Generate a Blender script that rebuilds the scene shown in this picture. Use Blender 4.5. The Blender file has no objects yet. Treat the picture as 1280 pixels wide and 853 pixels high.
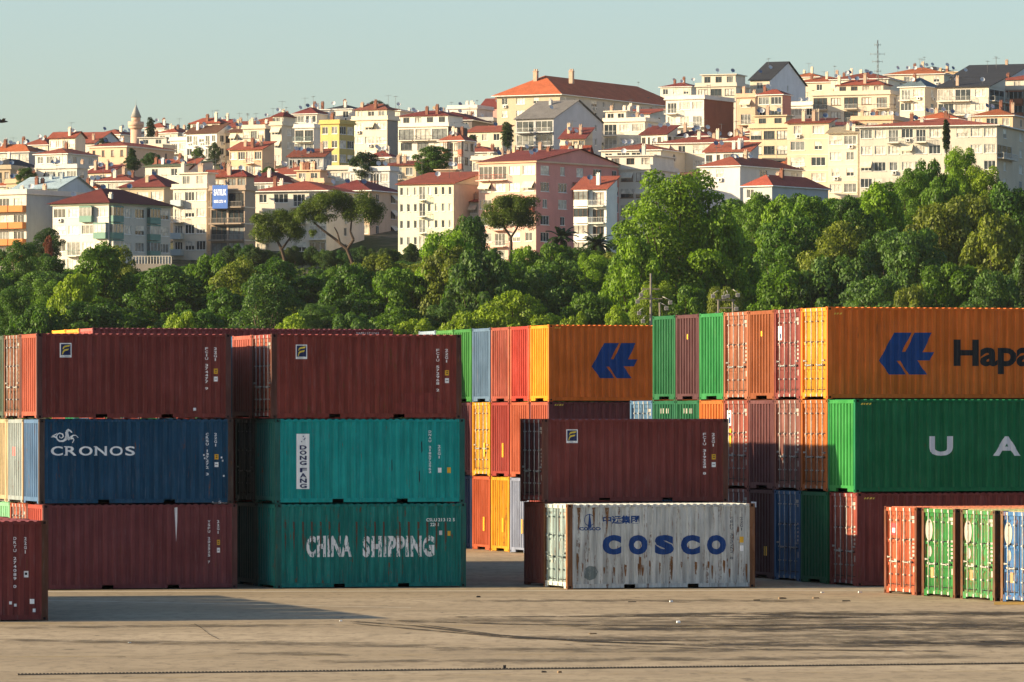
import bpy, bmesh, math, random
import numpy as np
from mathutils import Vector, Matrix
R = math.radians
SC = bpy.context.scene
COL = SC.collection
rng = random.Random(7)

# ------------------------------------------------------------------ camera, world, sun, exposure
F = 6800.0           # focal length in photo pixels (photo 1280 wide)
EYE = 5.36
HOR = 517.0
cam = bpy.data.cameras.new('camera')
cam.sensor_width = 36.0
cam.lens = 36.0 * F / 1280.0
cam.shift_y = (HOR - 426.5) / 1280.0
cam.clip_start = 1.0
cam.clip_end = 20000.0
camo = bpy.data.objects.new('camera', cam)
COL.objects.link(camo)
camo.location = (0, 0, EYE)
camo.rotation_euler = (R(90), 0, 0)
SC.camera = camo

SUN_EL, SUN_AZ = 16.0, 190.0     # azimuth from +X counter-clockwise: the sun stands on the left, a little behind the camera
w = bpy.data.worlds.new('World')
SC.world = w
w.use_nodes = True
nt = w.node_tree
nt.nodes.clear()
wo = nt.nodes.new('ShaderNodeOutputWorld')
bg = nt.nodes.new('ShaderNodeBackground')
sky = nt.nodes.new('ShaderNodeTexSky')
sky.sky_type = 'NISHITA'
sky.sun_disc = False
sky.sun_elevation = R(SUN_EL)
sky.sun_rotation = R(-100)
sky.altitude = 50
sky.air_density = 1.0
sky.dust_density = 1.4
sky.ozone_density = 2.6
nt.links.new(sky.outputs[0], bg.inputs[0])
bg.inputs[1].default_value = 0.076
nt.links.new(bg.outputs[0], wo.inputs[0])
sl = bpy.data.lights.new('sun', 'SUN')
sl.energy = 4.4
sl.angle = R(0.5)
sl.color = (1.0, 0.80, 0.52)
so = bpy.data.objects.new('sun', sl)
COL.objects.link(so)
sd = Vector((math.cos(R(SUN_AZ)) * math.cos(R(SUN_EL)), math.sin(R(SUN_AZ)) * math.cos(R(SUN_EL)), math.sin(R(SUN_EL))))
so.rotation_euler = sd.to_track_quat('Z', 'Y').to_euler()
so.location = (-60, 60, 60)
SC.view_settings.view_transform = 'Standard'
SC.view_settings.look = 'None'
SC.view_settings.gamma = 1.0
SC.view_settings.exposure = 1.45
SC.cycles.max_bounces = 6
SC.cycles.transparent_max_bounces = 8
SC.cycles.use_denoising = True

# ------------------------------------------------------------------ helpers
def link(o, parent=None):
    COL.objects.link(o)
    if parent is not None:
        o.parent = parent
    return o

def tag(o, label=None, cat=None, group=None, kind=None):
    if label: o['label'] = label
    if cat: o['category'] = cat
    if group: o['group'] = group
    if kind: o['kind'] = kind
    return o

def empty(name, loc, rz=0.0, label=None, cat=None, group=None):
    o = bpy.data.objects.new(name, None)
    o.location = loc
    o.rotation_euler = (0, 0, rz)
    o.empty_display_size = 0.3
    link(o)
    return tag(o, label, cat, group)

class MB:
    """collects boxes, quads and tubes into one mesh"""
    def __init__(s):
        s.v = []; s.f = []; s.m = []; s.smooth = []
    def quad(s, a, b, c, d, mi=0):
        n = len(s.v); s.v += [a, b, c, d]; s.f.append((n, n+1, n+2, n+3)); s.m.append(mi); s.smooth.append(False)
    def poly(s, pts, mi=0):
        n = len(s.v); s.v += list(pts); s.f.append(tuple(range(n, n+len(pts)))); s.m.append(mi); s.smooth.append(False)
    def box(s, x0, x1, y0, y1, z0, z1, mi=0):
        n = len(s.v)
        s.v += [(x0,y0,z0),(x1,y0,z0),(x1,y1,z0),(x0,y1,z0),(x0,y0,z1),(x1,y0,z1),(x1,y1,z1),(x0,y1,z1)]
        for f in ((0,3,2,1),(4,5,6,7),(0,1,5,4),(1,2,6,5),(2,3,7,6),(3,0,4,7)):
            s.f.append(tuple(n+i for i in f)); s.m.append(mi); s.smooth.append(False)
    def tube(s, a, b, r0, r1=None, n=6, mi=0, cap=True, smooth=True):
        if r1 is None: r1 = r0
        a = Vector(a); b = Vector(b); d = (b-a)
        if d.length < 1e-6: return
        d.normalize()
        u = d.orthogonal().normalized(); w_ = d.cross(u)
        k = len(s.v)
        for p, r in ((a, r0), (b, r1)):
            for i in range(n):
                t = 2*math.pi*i/n
                s.v.append(tuple(p + u*(math.cos(t)*r) + w_*(math.sin(t)*r)))
        for i in range(n):
            j = (i+1) % n
            s.f.append((k+i, k+j, k+n+j, k+n+i)); s.m.append(mi); s.smooth.append(smooth)
        if cap:
            s.f.append(tuple(k+i for i in range(n))[::-1]); s.m.append(mi); s.smooth.append(False)
            s.f.append(tuple(k+n+i for i in range(n))); s.m.append(mi); s.smooth.append(False)
    def mesh(s, name, nmat=1):
        me = bpy.data.meshes.new(name)
        me.from_pydata(s.v, [], s.f)
        for i in range(nmat): me.materials.append(None)
        me.polygons.foreach_set('material_index', s.m)
        me.polygons.foreach_set('use_smooth', s.smooth)
        me.update()
        return me
    def obj(s, name, mats, parent=None, loc=None):
        if not isinstance(mats, (list, tuple)): mats = [mats]
        me = s.mesh(name, 0)
        for m in mats: me.materials.append(m)
        me.polygons.foreach_set('material_index', s.m)
        o = bpy.data.objects.new(name, me)
        if loc: o.location = loc
        return link(o, parent)

def inst(me, name, mats, parent=None, loc=(0,0,0), rot=(0,0,0), scale=None):
    """an object on a shared mesh with its own materials"""
    if not isinstance(mats, (list, tuple)): mats = [mats]
    o = bpy.data.objects.new(name, me)
    for i, m in enumerate(mats):
        if i < len(o.material_slots):
            o.material_slots[i].link = 'OBJECT'
            o.material_slots[i].material = m
    o.location = loc; o.rotation_euler = rot
    if scale: o.scale = scale
    return link(o, parent)

MC = {}
def cached(key, fn):
    if key not in MC: MC[key] = fn()
    return MC[key]

# ------------------------------------------------------------------ materials
class NT:
    def __init__(s, name):
        s.mat = bpy.data.materials.new(name); s.mat.use_nodes = True
        s.t = s.mat.node_tree; s.t.nodes.clear()
        s.out = s.t.nodes.new('ShaderNodeOutputMaterial')
        s.b = s.t.nodes.new('ShaderNodeBsdfPrincipled')
        s.t.links.new(s.b.outputs[0], s.out.inputs[0])
    def n(s, typ, **kw):
        o = s.t.nodes.new(typ)
        for k, v in kw.items(): setattr(o, k, v)
        return o
    def l(s, a, b): s.t.links.new(a, b)
    def set(s, node, i, v):
        if hasattr(v, 'links') or hasattr(v, 'is_linked'): s.l(v, node.inputs[i])
        else: node.inputs[i].default_value = v
    def noise(s, vec, scale, detail=4, rough=0.6, dist=0.0):
        o = s.n('ShaderNodeTexNoise'); o.inputs['Scale'].default_value = scale
        o.inputs['Detail'].default_value = detail; o.inputs['Roughness'].default_value = rough
        o.inputs['Distortion'].default_value = dist
        if vec is not None: s.l(vec, o.inputs['Vector'])
        return o.outputs['Fac']
    def coord(s, which='Object', scale=(1,1,1), rand=True):
        c = s.n('ShaderNodeTexCoord').outputs[which]
        m = s.n('ShaderNodeMapping'); s.l(c, m.inputs['Vector']); m.inputs['Scale'].default_value = scale
        if rand:
            oi = s.n('ShaderNodeObjectInfo'); mu = s.n('ShaderNodeMath', operation='MULTIPLY'); s.l(oi.outputs['Random'], mu.inputs[0]); mu.inputs[1].default_value = 57.0
            s.l(mu.outputs[0], m.inputs['Location'])
        return m.outputs[0]
    def ramp(s, f, a, b, c0=(0,0,0,1), c1=(1,1,1,1)):
        o = s.n('ShaderNodeMapRange'); s.l(f, o.inputs[0]); o.inputs[1].default_value = a; o.inputs[2].default_value = b
        return o.outputs[0]
    def mix(s, f, a, b, mode='MIX'):
        o = s.n('ShaderNodeMix', data_type='RGBA', blend_type=mode)
        s.set(o, 0, f)
        for i, v in ((6, a), (7, b)):
            if isinstance(v, tuple): o.inputs[i].default_value = (v[0], v[1], v[2], 1)
            else: s.l(v, o.inputs[i])
        return o.outputs[2]
    def math(s, op, a, b=None, clamp=False):
        o = s.n('ShaderNodeMath', operation=op, use_clamp=clamp); s.set(o, 0, a)
        if b is not None: s.set(o, 1, b)
        return o.outputs[0]
    def bump(s, h, strength, dist):
        o = s.n('ShaderNodeBump'); o.inputs['Strength'].default_value = strength; o.inputs['Distance'].default_value = dist
        s.l(h, o.inputs['Height']); s.l(o.outputs[0], s.b.inputs['Normal'])
    def fin(s, base, rough=0.6, metal=0.0, spec=0.4):
        if isinstance(base, tuple): s.b.inputs['Base Color'].default_value = (base[0], base[1], base[2], 1)
        else: s.l(base, s.b.inputs['Base Color'])
        s.set(s.b, 'Roughness', rough); s.b.inputs['Metallic'].default_value = metal
        s.b.inputs['Specular IOR Level'].default_value = spec
        return s.mat

def paint(name, c, rust=0.15, rough=0.5, fade=0.25):
    """weathered container paint with streaks of rust, chalking and grime that belong to the steel"""
    fade = 0.11+rust*0.5
    key = ('paint', tuple(c), rust, fade)
    if key in MC: return MC[key]
    s = NT(name)
    co = s.coord('Object')
    st = s.coord('Object', (3.2, 3.2, 0.28))
    n1 = s.noise(co, 0.9, 3)
    n2 = s.noise(st, 2.2, 5, 0.65)
    n3 = s.noise(co, 6.0, 6, 0.7)
    c2 = tuple(min(1, x*1.25 + 0.012) for x in c)
    c3 = tuple(x*0.55 for x in c)
    base = s.mix(s.ramp(n1, 0.35, 0.7), c, c2)
    base = s.mix(s.math('MULTIPLY', s.ramp(n2, 0.42, 0.62), fade*2.4, True), base, c3)
    chalk = s.math('MULTIPLY', s.ramp(s.noise(st, 5.0, 4, 0.7), 0.56, 0.72), fade*1.2)
    base = s.mix(chalk, base, tuple(0.55*x + 0.16 for x in c))
    lo = 0.665 - rust*0.30
    rm = s.math('MULTIPLY', s.ramp(s.noise(st, 3.1, 6, 0.72, 0.4), lo, lo+0.07), s.ramp(n3, 0.40, 0.56))
    base = s.mix(rm, base, s.mix(n3, (0.055, 0.022, 0.010), (0.19, 0.075, 0.025)))
    sp = s.ramp(n3, 0.735-rust*0.10, 0.77-rust*0.10)
    base = s.mix(sp, base, (0.085, 0.036, 0.018))
    s.bump(s.noise(co, 1.3, 4), 0.6, 0.05)
    m = s.fin(base, s.math('ADD', s.math('MULTIPLY', n1, 0.25), rough), 0.0, 0.20)
    MC[key] = m
    return m

def plain(name, c, rough=0.7, var=0.15, scale=2.0, metal=0.0, spec=0.3, which='Object'):
    key = ('plain', name, tuple(c))
    if key in MC: return MC[key]
    s = NT(name)
    n = s.noise(s.coord(which), scale, 4)
    base = s.mix(s.ramp(n, 0.3, 0.75), tuple(x*(1-var) for x in c), tuple(min(1, x*(1+var)) for x in c))
    m = s.fin(base, rough, metal, spec)
    MC[key] = m
    return m

def worn(name, c, amount, under=None):
    """lettering paint that has flaked off in vertical streaks (flat print: transparent where gone)"""
    key = ('worn', tuple(c), amount)
    if key in MC: return MC[key]
    s = NT(name)
    st = s.coord('Object', (3.0, 3.0, 0.7), False)
    a = s.ramp(s.noise(st, 6.0, 6, 0.7), 0.60-amount*0.2, 0.63-amount*0.2)
    g = s.noise(s.coord('Object', (1,1,1), False), 3.0, 4)
    s.fin(s.mix(g, tuple(x*0.82 for x in c), c), 0.6)
    al = s.math('SUBTRACT', 1.0, a)
    s.l(al, s.b.inputs['Alpha'])
    MC[key] = s.mat
    return s.mat

M_STEEL = plain('galvanised_bar_steel', (0.36, 0.36, 0.34), 0.5, 0.35, 9, 0.2)
M_DARK = plain('gap_and_shade_black', (0.012, 0.012, 0.012), 0.9)  # near-black for gaps and for shade painted into recesses
M_WHITE = plain('white_print', (0.88, 0.88, 0.86), 0.6, 0.05)
M_OFF = plain('aged_white_print', (0.34, 0.32, 0.28), 0.6, 0.2)
M_YEL = plain('yellow_sticker', (0.75, 0.42, 0.03), 0.6, 0.1)
M_HAZ = plain('hazard_yellow', (0.80, 0.60, 0.08), 0.6, 0.1)
M_NAVY = plain('navy_print', (0.012, 0.022, 0.09), 0.6, 0.1)
M_BLUE = plain('blue_print', (0.004, 0.045, 0.19), 0.6, 0.15)
M_BLACK = plain('black_print', (0.012, 0.013, 0.016), 0.6, 0.1)
M_SILVER = plain('pale_grey_print', (0.66, 0.66, 0.68), 0.6, 0.1)

# ------------------------------------------------------------------ container meshes
CW = 2.438
PITCH, DEP = 0.2785, 0.042
YO = -CW/2 + 0.010                      # outermost plane of the side wall

def folds(L):
    x0, x1 = -L/2 + 0.17, L/2 - 0.17
    n = int((x1-x0)/PITCH)
    p = (x1-x0)/n
    out = []
    for i in range(n):
        a = x0 + i*p
        out += [(a, 0), (a+p*0.36, 0), (a+p*0.50, 1), (a+p*0.86, 1)]
    out.append((x1, 0))
    return out
def prof(L, x):
    f = cached(('folds', L), lambda: folds(L))
    if x <= f[0][0]: return YO
    for (xa, a), (xb, b) in zip(f, f[1:]):
        if xa <= x <= xb:
            t = (x-xa)/max(1e-9, xb-xa)
            return YO + DEP*(a*(1-t)+b*t)
    return YO

def side_mesh(L, H):
    mb = MB(); f = cached(('folds', L), lambda: folds(L)); z0, z1 = 0.155, H-0.085
    for (xa, a), (xb, b) in zip(f, f[1:]):
        mb.quad((xa, YO+DEP*a, z0), (xb, YO+DEP*b, z0), (xb, YO+DEP*b, z1), (xa, YO+DEP*a, z1))
    return mb.mesh('side_wall')
def end_mesh(H):
    mb = MB(); y0, y1 = -CW/2+0.10, CW/2-0.10; n = 8; p = (y1-y0)/n; z0, z1 = 0.20, H-0.13
    pts = []
    for i in range(n):
        a = y0+i*p
        pts += [(a, 0), (a+p*0.08, 1), (a+p*0.50, 1), (a+p*0.58, 0)]
    pts.append((y1, 0))
    for (ya, a), (yb, b) in zip(pts, pts[1:]):
        mb.quad((0.016+0.050*a, yb if False else ya, z0), (0.016+0.050*b, yb, z0), (0.016+0.050*b, yb, z1), (0.016+0.050*a, ya, z1))
    return mb.mesh('end_wall')
def post_mesh(H):
    mb = MB(); h = H-0.118
    mb.box(0, 0.075, 0, 0.16, 0.118, h); mb.box(0.075, 0.165, 0, 0.022, 0.118, h); mb.box(0.075, 0.12, 0.022, 0.16, 0.118, h)
    return mb.mesh('corner_post')
def casting_mesh():
    # a corner casting: a block with a recessed oval hole on its two outer faces
    mb = MB(); X, Y, Z = 0.178, 0.162, 0.118
    mb.quad((0,0,0),(0,Y,0),(X,Y,0),(X,0,0)); mb.quad((0,0,Z),(X,0,Z),(X,Y,Z),(0,Y,Z))
    mb.quad((X,0,0),(X,Y,0),(X,Y,Z),(X,0,Z)); mb.quad((0,Y,0),(0,Y,Z),(X,Y,Z),(X,Y,0))
    for face in (0, 1):
        W = X if face == 0 else Y
        a, b, c, d = W*0.33, W*0.72, Z*0.22, Z*0.78
        def P(t, z, dep=0.0):
            return (t, dep, z) if face == 0 else (dep, t, z)
        o = [(0,0),(W,0),(W,Z),(0,Z)]; i_ = [(a,c),(b,c),(b,d),(a,d)]
        for k in range(4):
            j = (k+1) % 4
            mb.quad(P(*o[k]), P(*o[j]), P(*i_[j]), P(*i_[k]))
            mb.quad(P(*i_[k]), P(*i_[j]), P(i_[j][0], i_[j][1], 0.035), P(i_[k][0], i_[k][1], 0.035), 1)
        mb.quad(P(a,c,0.035), P(b,c,0.035), P(b,d,0.035), P(a,d,0.035), 1)
    return mb.mesh('corner_casting', 2)
def roof_mesh(L, H):
    mb = MB(); x0, x1 = -L/2+0.12, L/2-0.12; n = int((x1-x0)/0.209); p = (x1-x0)/n
    y0, y1 = -CW/2+0.014, CW/2-0.014; zb, zt = H-0.032, H-0.004
    mb.box(x0, x1, y0, y1, zb-0.02, zb)
    for i in range(n):
        a = x0+i*p; q = [a+p*0.12, a+p*0.32, a+p*0.70, a+p*0.90]
        mb.quad((q[0],y0,zb),(q[1],y0,zt),(q[1],y1,zt),(q[0],y1,zb)); mb.quad((q[1],y0,zt),(q[2],y0,zt),(q[2],y1,zt),(q[1],y1,zt))
        mb.quad((q[2],y0,zt),(q[3],y0,zb),(q[3],y1,zb),(q[2],y1,zt))
        for y in (y0, y1): mb.quad((q[0],y,zb),(q[3],y,zb),(q[2],y,zt),(q[1],y,zt))
    return mb.mesh('roof')
def rail_top_mesh(L, H):
    mb = MB(); mb.box(-L/2+0.178, L/2-0.178, 0.0, 0.06, H-0.095, H-0.034); return mb.mesh('top_rail')
def rail_bot_mesh(L):
    mb = MB(); a = -L/2+0.178; b = L/2-0.178
    if L < 7:
        for x0, x1 in ((a, -1.205), (-0.845, 0.845), (1.205, b)): mb.box(x0, x1, 0.0, 0.04, 0.03, 0.155)
        mb.box(-1.205, -0.845, 0.0, 0.04, 0.135, 0.155); mb.box(0.845, 1.205, 0.0, 0.04, 0.135, 0.155)
    else:
        mb.box(a, b, 0.0, 0.045, 0.03, 0.155)
    mb.box(a, b, -0.004, 0.0, 0.142, 0.156)
    return mb.mesh('bottom_rail')
def under_mesh(L):
    mb = MB(); a = -L/2+0.05; b = L/2-0.05
    mb.box(a+0.1, b-0.1, -CW/2+0.06, CW/2-0.06, 0.135, 0.17)
    n = int(L/0.5)
    for i in range(n):
        x = a+0.3+(b-a-0.6)*i/(n-1)
        if L < 7 and (abs(abs(x)-1.025) < 0.25): continue
        mb.box(x-0.03, x+0.03, -CW/2+0.05, CW/2-0.05, 0.04, 0.135)
    return mb.mesh('underframe')
def sill_mesh(L):
    mb = MB(); y = CW/2-0.162
    if L > 7:
        mb.box(0.0, 0.08, -y, y, 0.125, 0.21); mb.box(0.0, 0.08, -y, -0.52, 0.02, 0.125); mb.box(0.0, 0.08, 0.52, y, 0.02, 0.125)
    else:
        mb.box(0.0, 0.08, -y, y, 0.085, 0.21); mb.box(0.0, 0.08, -y, -0.85, 0.02, 0.085); mb.box(0.0, 0.08, 0.85, y, 0.02, 0.085)
    return mb.mesh('end_sill')
def header_mesh(H):
    mb = MB(); y = CW/2-0.162; mb.box(0.0, 0.08, -y, y, H-0.135, H-0.02); return mb.mesh('end_header')
def door_mesh(H):
    # one leaf, local y 0..1.13, outer face toward -x
    mb = MB(); W = 1.125; z0, z1 = 0.165, H-0.145; h = z1-z0
    mb.box(0.045, 0.075, 0.004, W, z0, z1)
    for a, b in ((0.004, 0.10), (W-0.10, W)): mb.box(0.012, 0.045, a, b, z0, z1)
    cuts = [0.0, 0.045, 0.30, 0.335, 0.60, 0.635, 0.955, 1.0]
    for k in range(0, 8, 2): mb.box(0.004, 0.045, 0.10, W-0.10, z0+h*cuts[k], z0+h*cuts[k+1])
    for k in (1, 3, 5):
        a, b = z0+h*cuts[k]+0.07, z0+h*cuts[k+1]-0.07
        mb.box(0.018, 0.045, 0.17, W-0.17, a, b)
        mb.box(0.0445, 0.046, 0.10, W-0.10, z0+h*cuts[k]+0.002, z0+h*cuts[k]+0.03, 1)  # dark line painted into each panel recess as its shade
    for t in (0.08, 0.36, 0.64, 0.92):
        z = z0+h*t; mb.box(-0.012, 0.03, -0.05, 0.09, z-0.045, z+0.045)
    mb.box(0.002, 0.012, W-0.012, W+0.004, z0, z1, 1)
    return mb.mesh('door', 2)
def bar_mesh(H):
    mb = MB(); z0, z1 = 0.10, H-0.055
    mb.tube((-0.03, 0, z0), (-0.03, 0, z1), 0.017, n=6)
    for z in (z0+0.02, z1-0.02): mb.box(-0.055, 0.01, -0.045, 0.045, z-0.045, z+0.045)
    for t in (0.2, 0.36, 0.62, 0.86):
        z = z0+(z1-z0)*t; mb.box(-0.058, 0.015, -0.05, 0.05, z-0.02, z+0.02)
    return mb.mesh('locking_bar')
def handle_mesh():
    mb = MB(); mb.box(-0.055, -0.035, -0.02, 0.34, -0.012, 0.012); mb.box(-0.055, 0.015, 0.30, 0.36, -0.03, 0.03)
    return mb.mesh('door_handle')
def rects_mesh(rs, x=-0.004, name='sticker'):
    mb = MB()
    for (y0, y1, z0, z1) in rs: mb.quad((x, y1, z0), (x, y0, z0), (x, y0, z1), (x, y1, z1))
    return mb.mesh(name)

def text_mesh(body, bold=0.0, sx=1.0, spacing=1.0, line=1.0, shear=0.0):
    key = ('txt', body, bold, sx, spacing, line, shear)
    def mk():
        c = bpy.data.curves.new('t', 'FONT'); c.body = body; c.offset = bold; c.align_x = 'CENTER'; c.shear = shear
        c.space_character = spacing; c.space_line = line; c.resolution_u = 4
        o = bpy.data.objects.new('t', c); COL.objects.link(o)
        dg = bpy.context.evaluated_depsgraph_get()
        me = bpy.data.meshes.new_from_object(o.evaluated_get(dg))
        vs = np.zeros(len(me.vertices)*3); me.vertices.foreach_get('co', vs); vs = vs.reshape(-1, 3)
        fs = [tuple(p.vertices) for p in me.polygons]
        bpy.data.objects.remove(o); bpy.data.curves.remove(c); bpy.data.meshes.remove(me)
        mn = vs.min(0); mx = vs.max(0)
        vs = (vs-mn)/np.maximum(mx-mn, 1e-6)
        return vs, fs
    return cached(key, mk)

def side_decal(cont, verts, faces, mat, name='lettering', lift=0.003, label=None):
    """flat print in side coordinates (x along the container, z up) wrapped onto the corrugation"""
    L = cont['L_']
    bm = bmesh.new()
    vs = [bm.verts.new((v[0], v[1], 0)) for v in verts]
    for f in faces:
        try: bm.faces.new([vs[i] for i in f])
        except ValueError: pass
    xs = [v[0] for v in verts]
    for x, _ in cached(('folds', L), lambda: folds(L)):
        if min(xs) < x < max(xs):
            bmesh.ops.bisect_plane(bm, geom=bm.verts[:]+bm.edges[:]+bm.faces[:], plane_co=(x, 0, 0), plane_no=(1, 0, 0), dist=1e-5)
    for v in bm.verts:
        x, z = v.co.x, v.co.y
        v.co = (x, prof(L, x)-lift, z)
    me = bpy.data.meshes.new(name); bm.to_mesh(me); bm.free()
    me.materials.append(mat)
    o = bpy.data.objects.new(name, me); link(o, cont)
    if label: o['label'] = label
    return o

def side_xz(cont, px, py):
    """where the sight line of a photo pixel meets the container's near side"""
    d = Vector(((px-640)/F, 1.0, -(py-HOR)/F)); th = cont.rotation_euler[2]
    c, s_ = math.cos(th), math.sin(th); nrm = Vector((s_, -c, 0)); org = Vector(cont.location)
    p0 = org + nrm*(CW/2)
    t = (p0-Vector((0,0,EYE))).dot(nrm)/d.dot(nrm)
    p = Vector((0,0,EYE)) + d*t - org
    return (p.x*c+p.y*s_, p.z)

def side_text(cont, body, x0, x1, yb, yt, mat, bold=0.0, spacing=1.0, line=1.0, px=True, label=None, shear=0.0):
    vs, fs = text_mesh(body, bold, 1.0, spacing, line, shear)
    (xa, za) = side_xz(cont, x0, yb); (xb, zb) = side_xz(cont, x1, yt)
    if abs(zb-za) < 1e-6: return
    V = [(xa+v[0]*(xb-xa), za+v[1]*(zb-za)) for v in vs]
    return side_decal(cont, V, fs, mat, label=label)
def side_poly(cont, pts, mat, name='emblem', lift=0.003, label=None):
    V = [side_xz(cont, *p) for p in pts]
    return side_decal(cont, V, [tuple(range(len(V)))], mat, name, lift, label)
def side_rect(cont, x0, x1, y0, y1, mat, name='sticker', lift=0.003):
    return side_poly(cont, [(x0,y1),(x1,y1),(x1,y0),(x0,y0)], mat, name, lift)

def make_container(label, P, th, L, H, z0, col, group, doors=False, endc=None, postc=None, rust=0.15, barc=None, doorc=None, stick=0, roofc=None, cat='container'):
    """P = near-left bottom corner on the ground"""
    c, s_ = math.cos(R(th)), math.sin(R(th))
    loc = (P[0]+c*L/2-s_*CW/2, P[1]+s_*L/2+c*CW/2, z0)
    t = empty('shipping_container', loc, R(th), label, cat, group)
    t['L_'] = L
    m = paint('container_paint', col, rust)
    me_ = paint('container_paint', endc, rust) if endc else m  # end tone set apart from the sides
    mp = paint('container_paint', postc, rust+0.1) if postc else m
    md = paint('container_paint', doorc, rust) if doorc else m
    side = cached(('side', L, H), lambda: side_mesh(L, H))
    inst(side, 'side_wall', m, t); inst(side, 'side_wall', m, t, rot=(0,0,math.pi))
    post = cached(('post', H), lambda: post_mesh(H)); cast = cached('cast', casting_mesh)
    post_m = cached(('postm', H), lambda: mirror_mesh(post_mesh(H))); cast_m = cached('castm', lambda: mirror_mesh(casting_mesh()))
    for sx in (-1, 1):
        for sy in (-1, 1):
            rz = 0 if sx < 0 else math.pi
            fl = (sx*sy) < 0
            p_, c_ = (post_m, cast_m) if fl else (post, cast)
            lx, ly = sx*L/2, sy*CW/2
            inst(p_, 'corner_post', mp, t, (lx, ly, 0), (0,0,rz))
            inst(c_, 'corner_casting', [mp, M_DARK], t, (lx, ly, 0), (0,0,rz))
            inst(c_, 'corner_casting', [mp, M_DARK], t, (lx, ly, H-0.118), (0,0,rz))
    inst(cached(('roof', L, H), lambda: roof_mesh(L, H)), 'roof', paint('container_paint', roofc, rust) if roofc else m, t)
    rt = cached(('rt', L, H), lambda: rail_top_mesh(L, H)); rb = cached(('rb', L), lambda: rail_bot_mesh(L))
    for rz in (0, math.pi):
        s2 = -1 if rz == 0 else 1
        inst(rt, 'top_rail', m, t, (0, s2*(CW/2-0.005), 0), (0,0,rz)); inst(rb, 'bottom_rail', m, t, (0, s2*(CW/2-0.010), 0), (0,0,rz))
    inst(cached(('un', L), lambda: under_mesh(L)), 'underframe', M_DARK, t)
    em = cached(('end', H), lambda: end_mesh(H)); sm = cached(('sill', L), lambda: sill_mesh(L)); sm2 = cached(('sill', 5), lambda: sill_mesh(5))
    hm = cached(('hd', H), lambda: header_mesh(H))
    dx = -1 if doors else 1          # the door end
    for e in (-1, 1):
        rz = 0 if e < 0 else math.pi
        mm = me_ if e < 0 else m
        inst(hm, 'end_header', mm, t, (e*(L/2-0.006), 0, 0), (0,0,rz))
        if e == dx:
            inst(sm2, 'door_sill', mm, t, (e*(L/2-0.006), 0, 0), (0,0,rz))
        else:
            inst(sm, 'end_sill', mm, t, (e*(L/2-0.006), 0, 0), (0,0,rz)); inst(em, 'end_wall', mm, t, (e*(L/2), 0, 0), (0,0,rz))
    rz = 0 if dx < 0 else math.pi
    dm = cached(('door', H), lambda: door_mesh(H)); dmm = cached(('doorm', H), lambda: mirror_mesh(door_mesh(H)))
    X = dx*(L/2-0.04)
    mdr = (paint('container_paint', doorc, rust) if doorc else (me_ if dx < 0 else m))
    sg = -1 if rz == 0 else 1
    d1 = inst(dm, 'door', [mdr, M_DARK], t, (X, sg*(CW/2-0.085), 0), (0,0,rz))
    d2 = inst(dmm, 'door', [mdr, M_DARK], t, (X, -sg*(CW/2-0.085), 0), (0,0,rz))
    if dx < 0:
        mb_ = barc or M_STEEL
        bm_ = cached(('bar', H), lambda: bar_mesh(H)); hn = cached('hn', handle_mesh)
        for y in (-0.74, -0.27, 0.27, 0.74):
            inst(bm_, 'locking_bar', mb_, t, (X, y, 0))
        for y, f in ((-0.27, math.pi), (0.27, 0.0)):
            hm_ = cached('hnm', lambda: mirror_mesh(handle_mesh()))
            inst(hm_ if y < 0 else hn, 'door_handle', mb_, t, (X, y, H*0.37)); inst(hm_ if y < 0 else hn, 'door_handle', mb_, t, (X, (0.74 if y > 0 else -0.74)*1.0, H*0.42), scale=(1, 0.6 if True else 1, 1))
        if stick:
            rr = random.Random(stick)
            # right-hand leaf (toward the viewer): code rows and weight table
            rs = [(-1.02, -0.80, H*0.82, H*0.855), (-1.02, -0.62, H*0.865, H*0.90)]
            for k in range(5): rs.append((-1.02, -0.80, H*(0.62-k*0.045), H*(0.645-k*0.045)))
            for k in range(4): rs.append((-0.66, -0.56, H*(0.62-k*0.05), H*(0.645-k*0.05)))
            rs.append((-1.0, -0.84, H*0.26, H*0.33))
            if stick % 2: rs.append((0.42, 0.58, H*0.30, H*0.40))
            me2 = cached(('st', H, stick % 2), lambda: rects_mesh(rs, 0.009, 'sticker'))
            inst(me2, 'sticker', M_OFF, t, (X, 0, 0))['kind'] = 'stuff'
    return t

def mirror_mesh(me):
    me = me.copy()
    n = len(me.vertices); co = np.zeros(n*3); me.vertices.foreach_get('co', co); co = co.reshape(-1, 3); co[:, 1] *= -1
    me.vertices.foreach_set('co', co.ravel()); me.flip_normals(); me.update()
    return me

def code_stack(cont, text, px, y0, y1, mat=None, w=3.4):
    """container number painted as a column of upright characters"""
    chars = [ch for ch in text]
    n = len(chars); h = (y1-y0)/n
    allv, allf = [], []
    for i, ch in enumerate(chars):
        if ch == ' ': continue
        vs, fs = text_mesh(ch, 0.02)
        xa, za = side_xz(cont, px-w/2*(0.35 if ch in '1I' else 1), y0+h*(i+0.86)); xb, zb = side_xz(cont, px+w/2*(0.35 if ch in '1I' else 1), y0+h*(i+0.10))
        k = len(allv)
        allv += [(xa+v[0]*(xb-xa), za+v[1]*(zb-za)) for v in vs]; allf += [tuple(k+a for a in f) for f in fs]
    return side_decal(cont, allv, allf, mat or M_WHITE)

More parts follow.
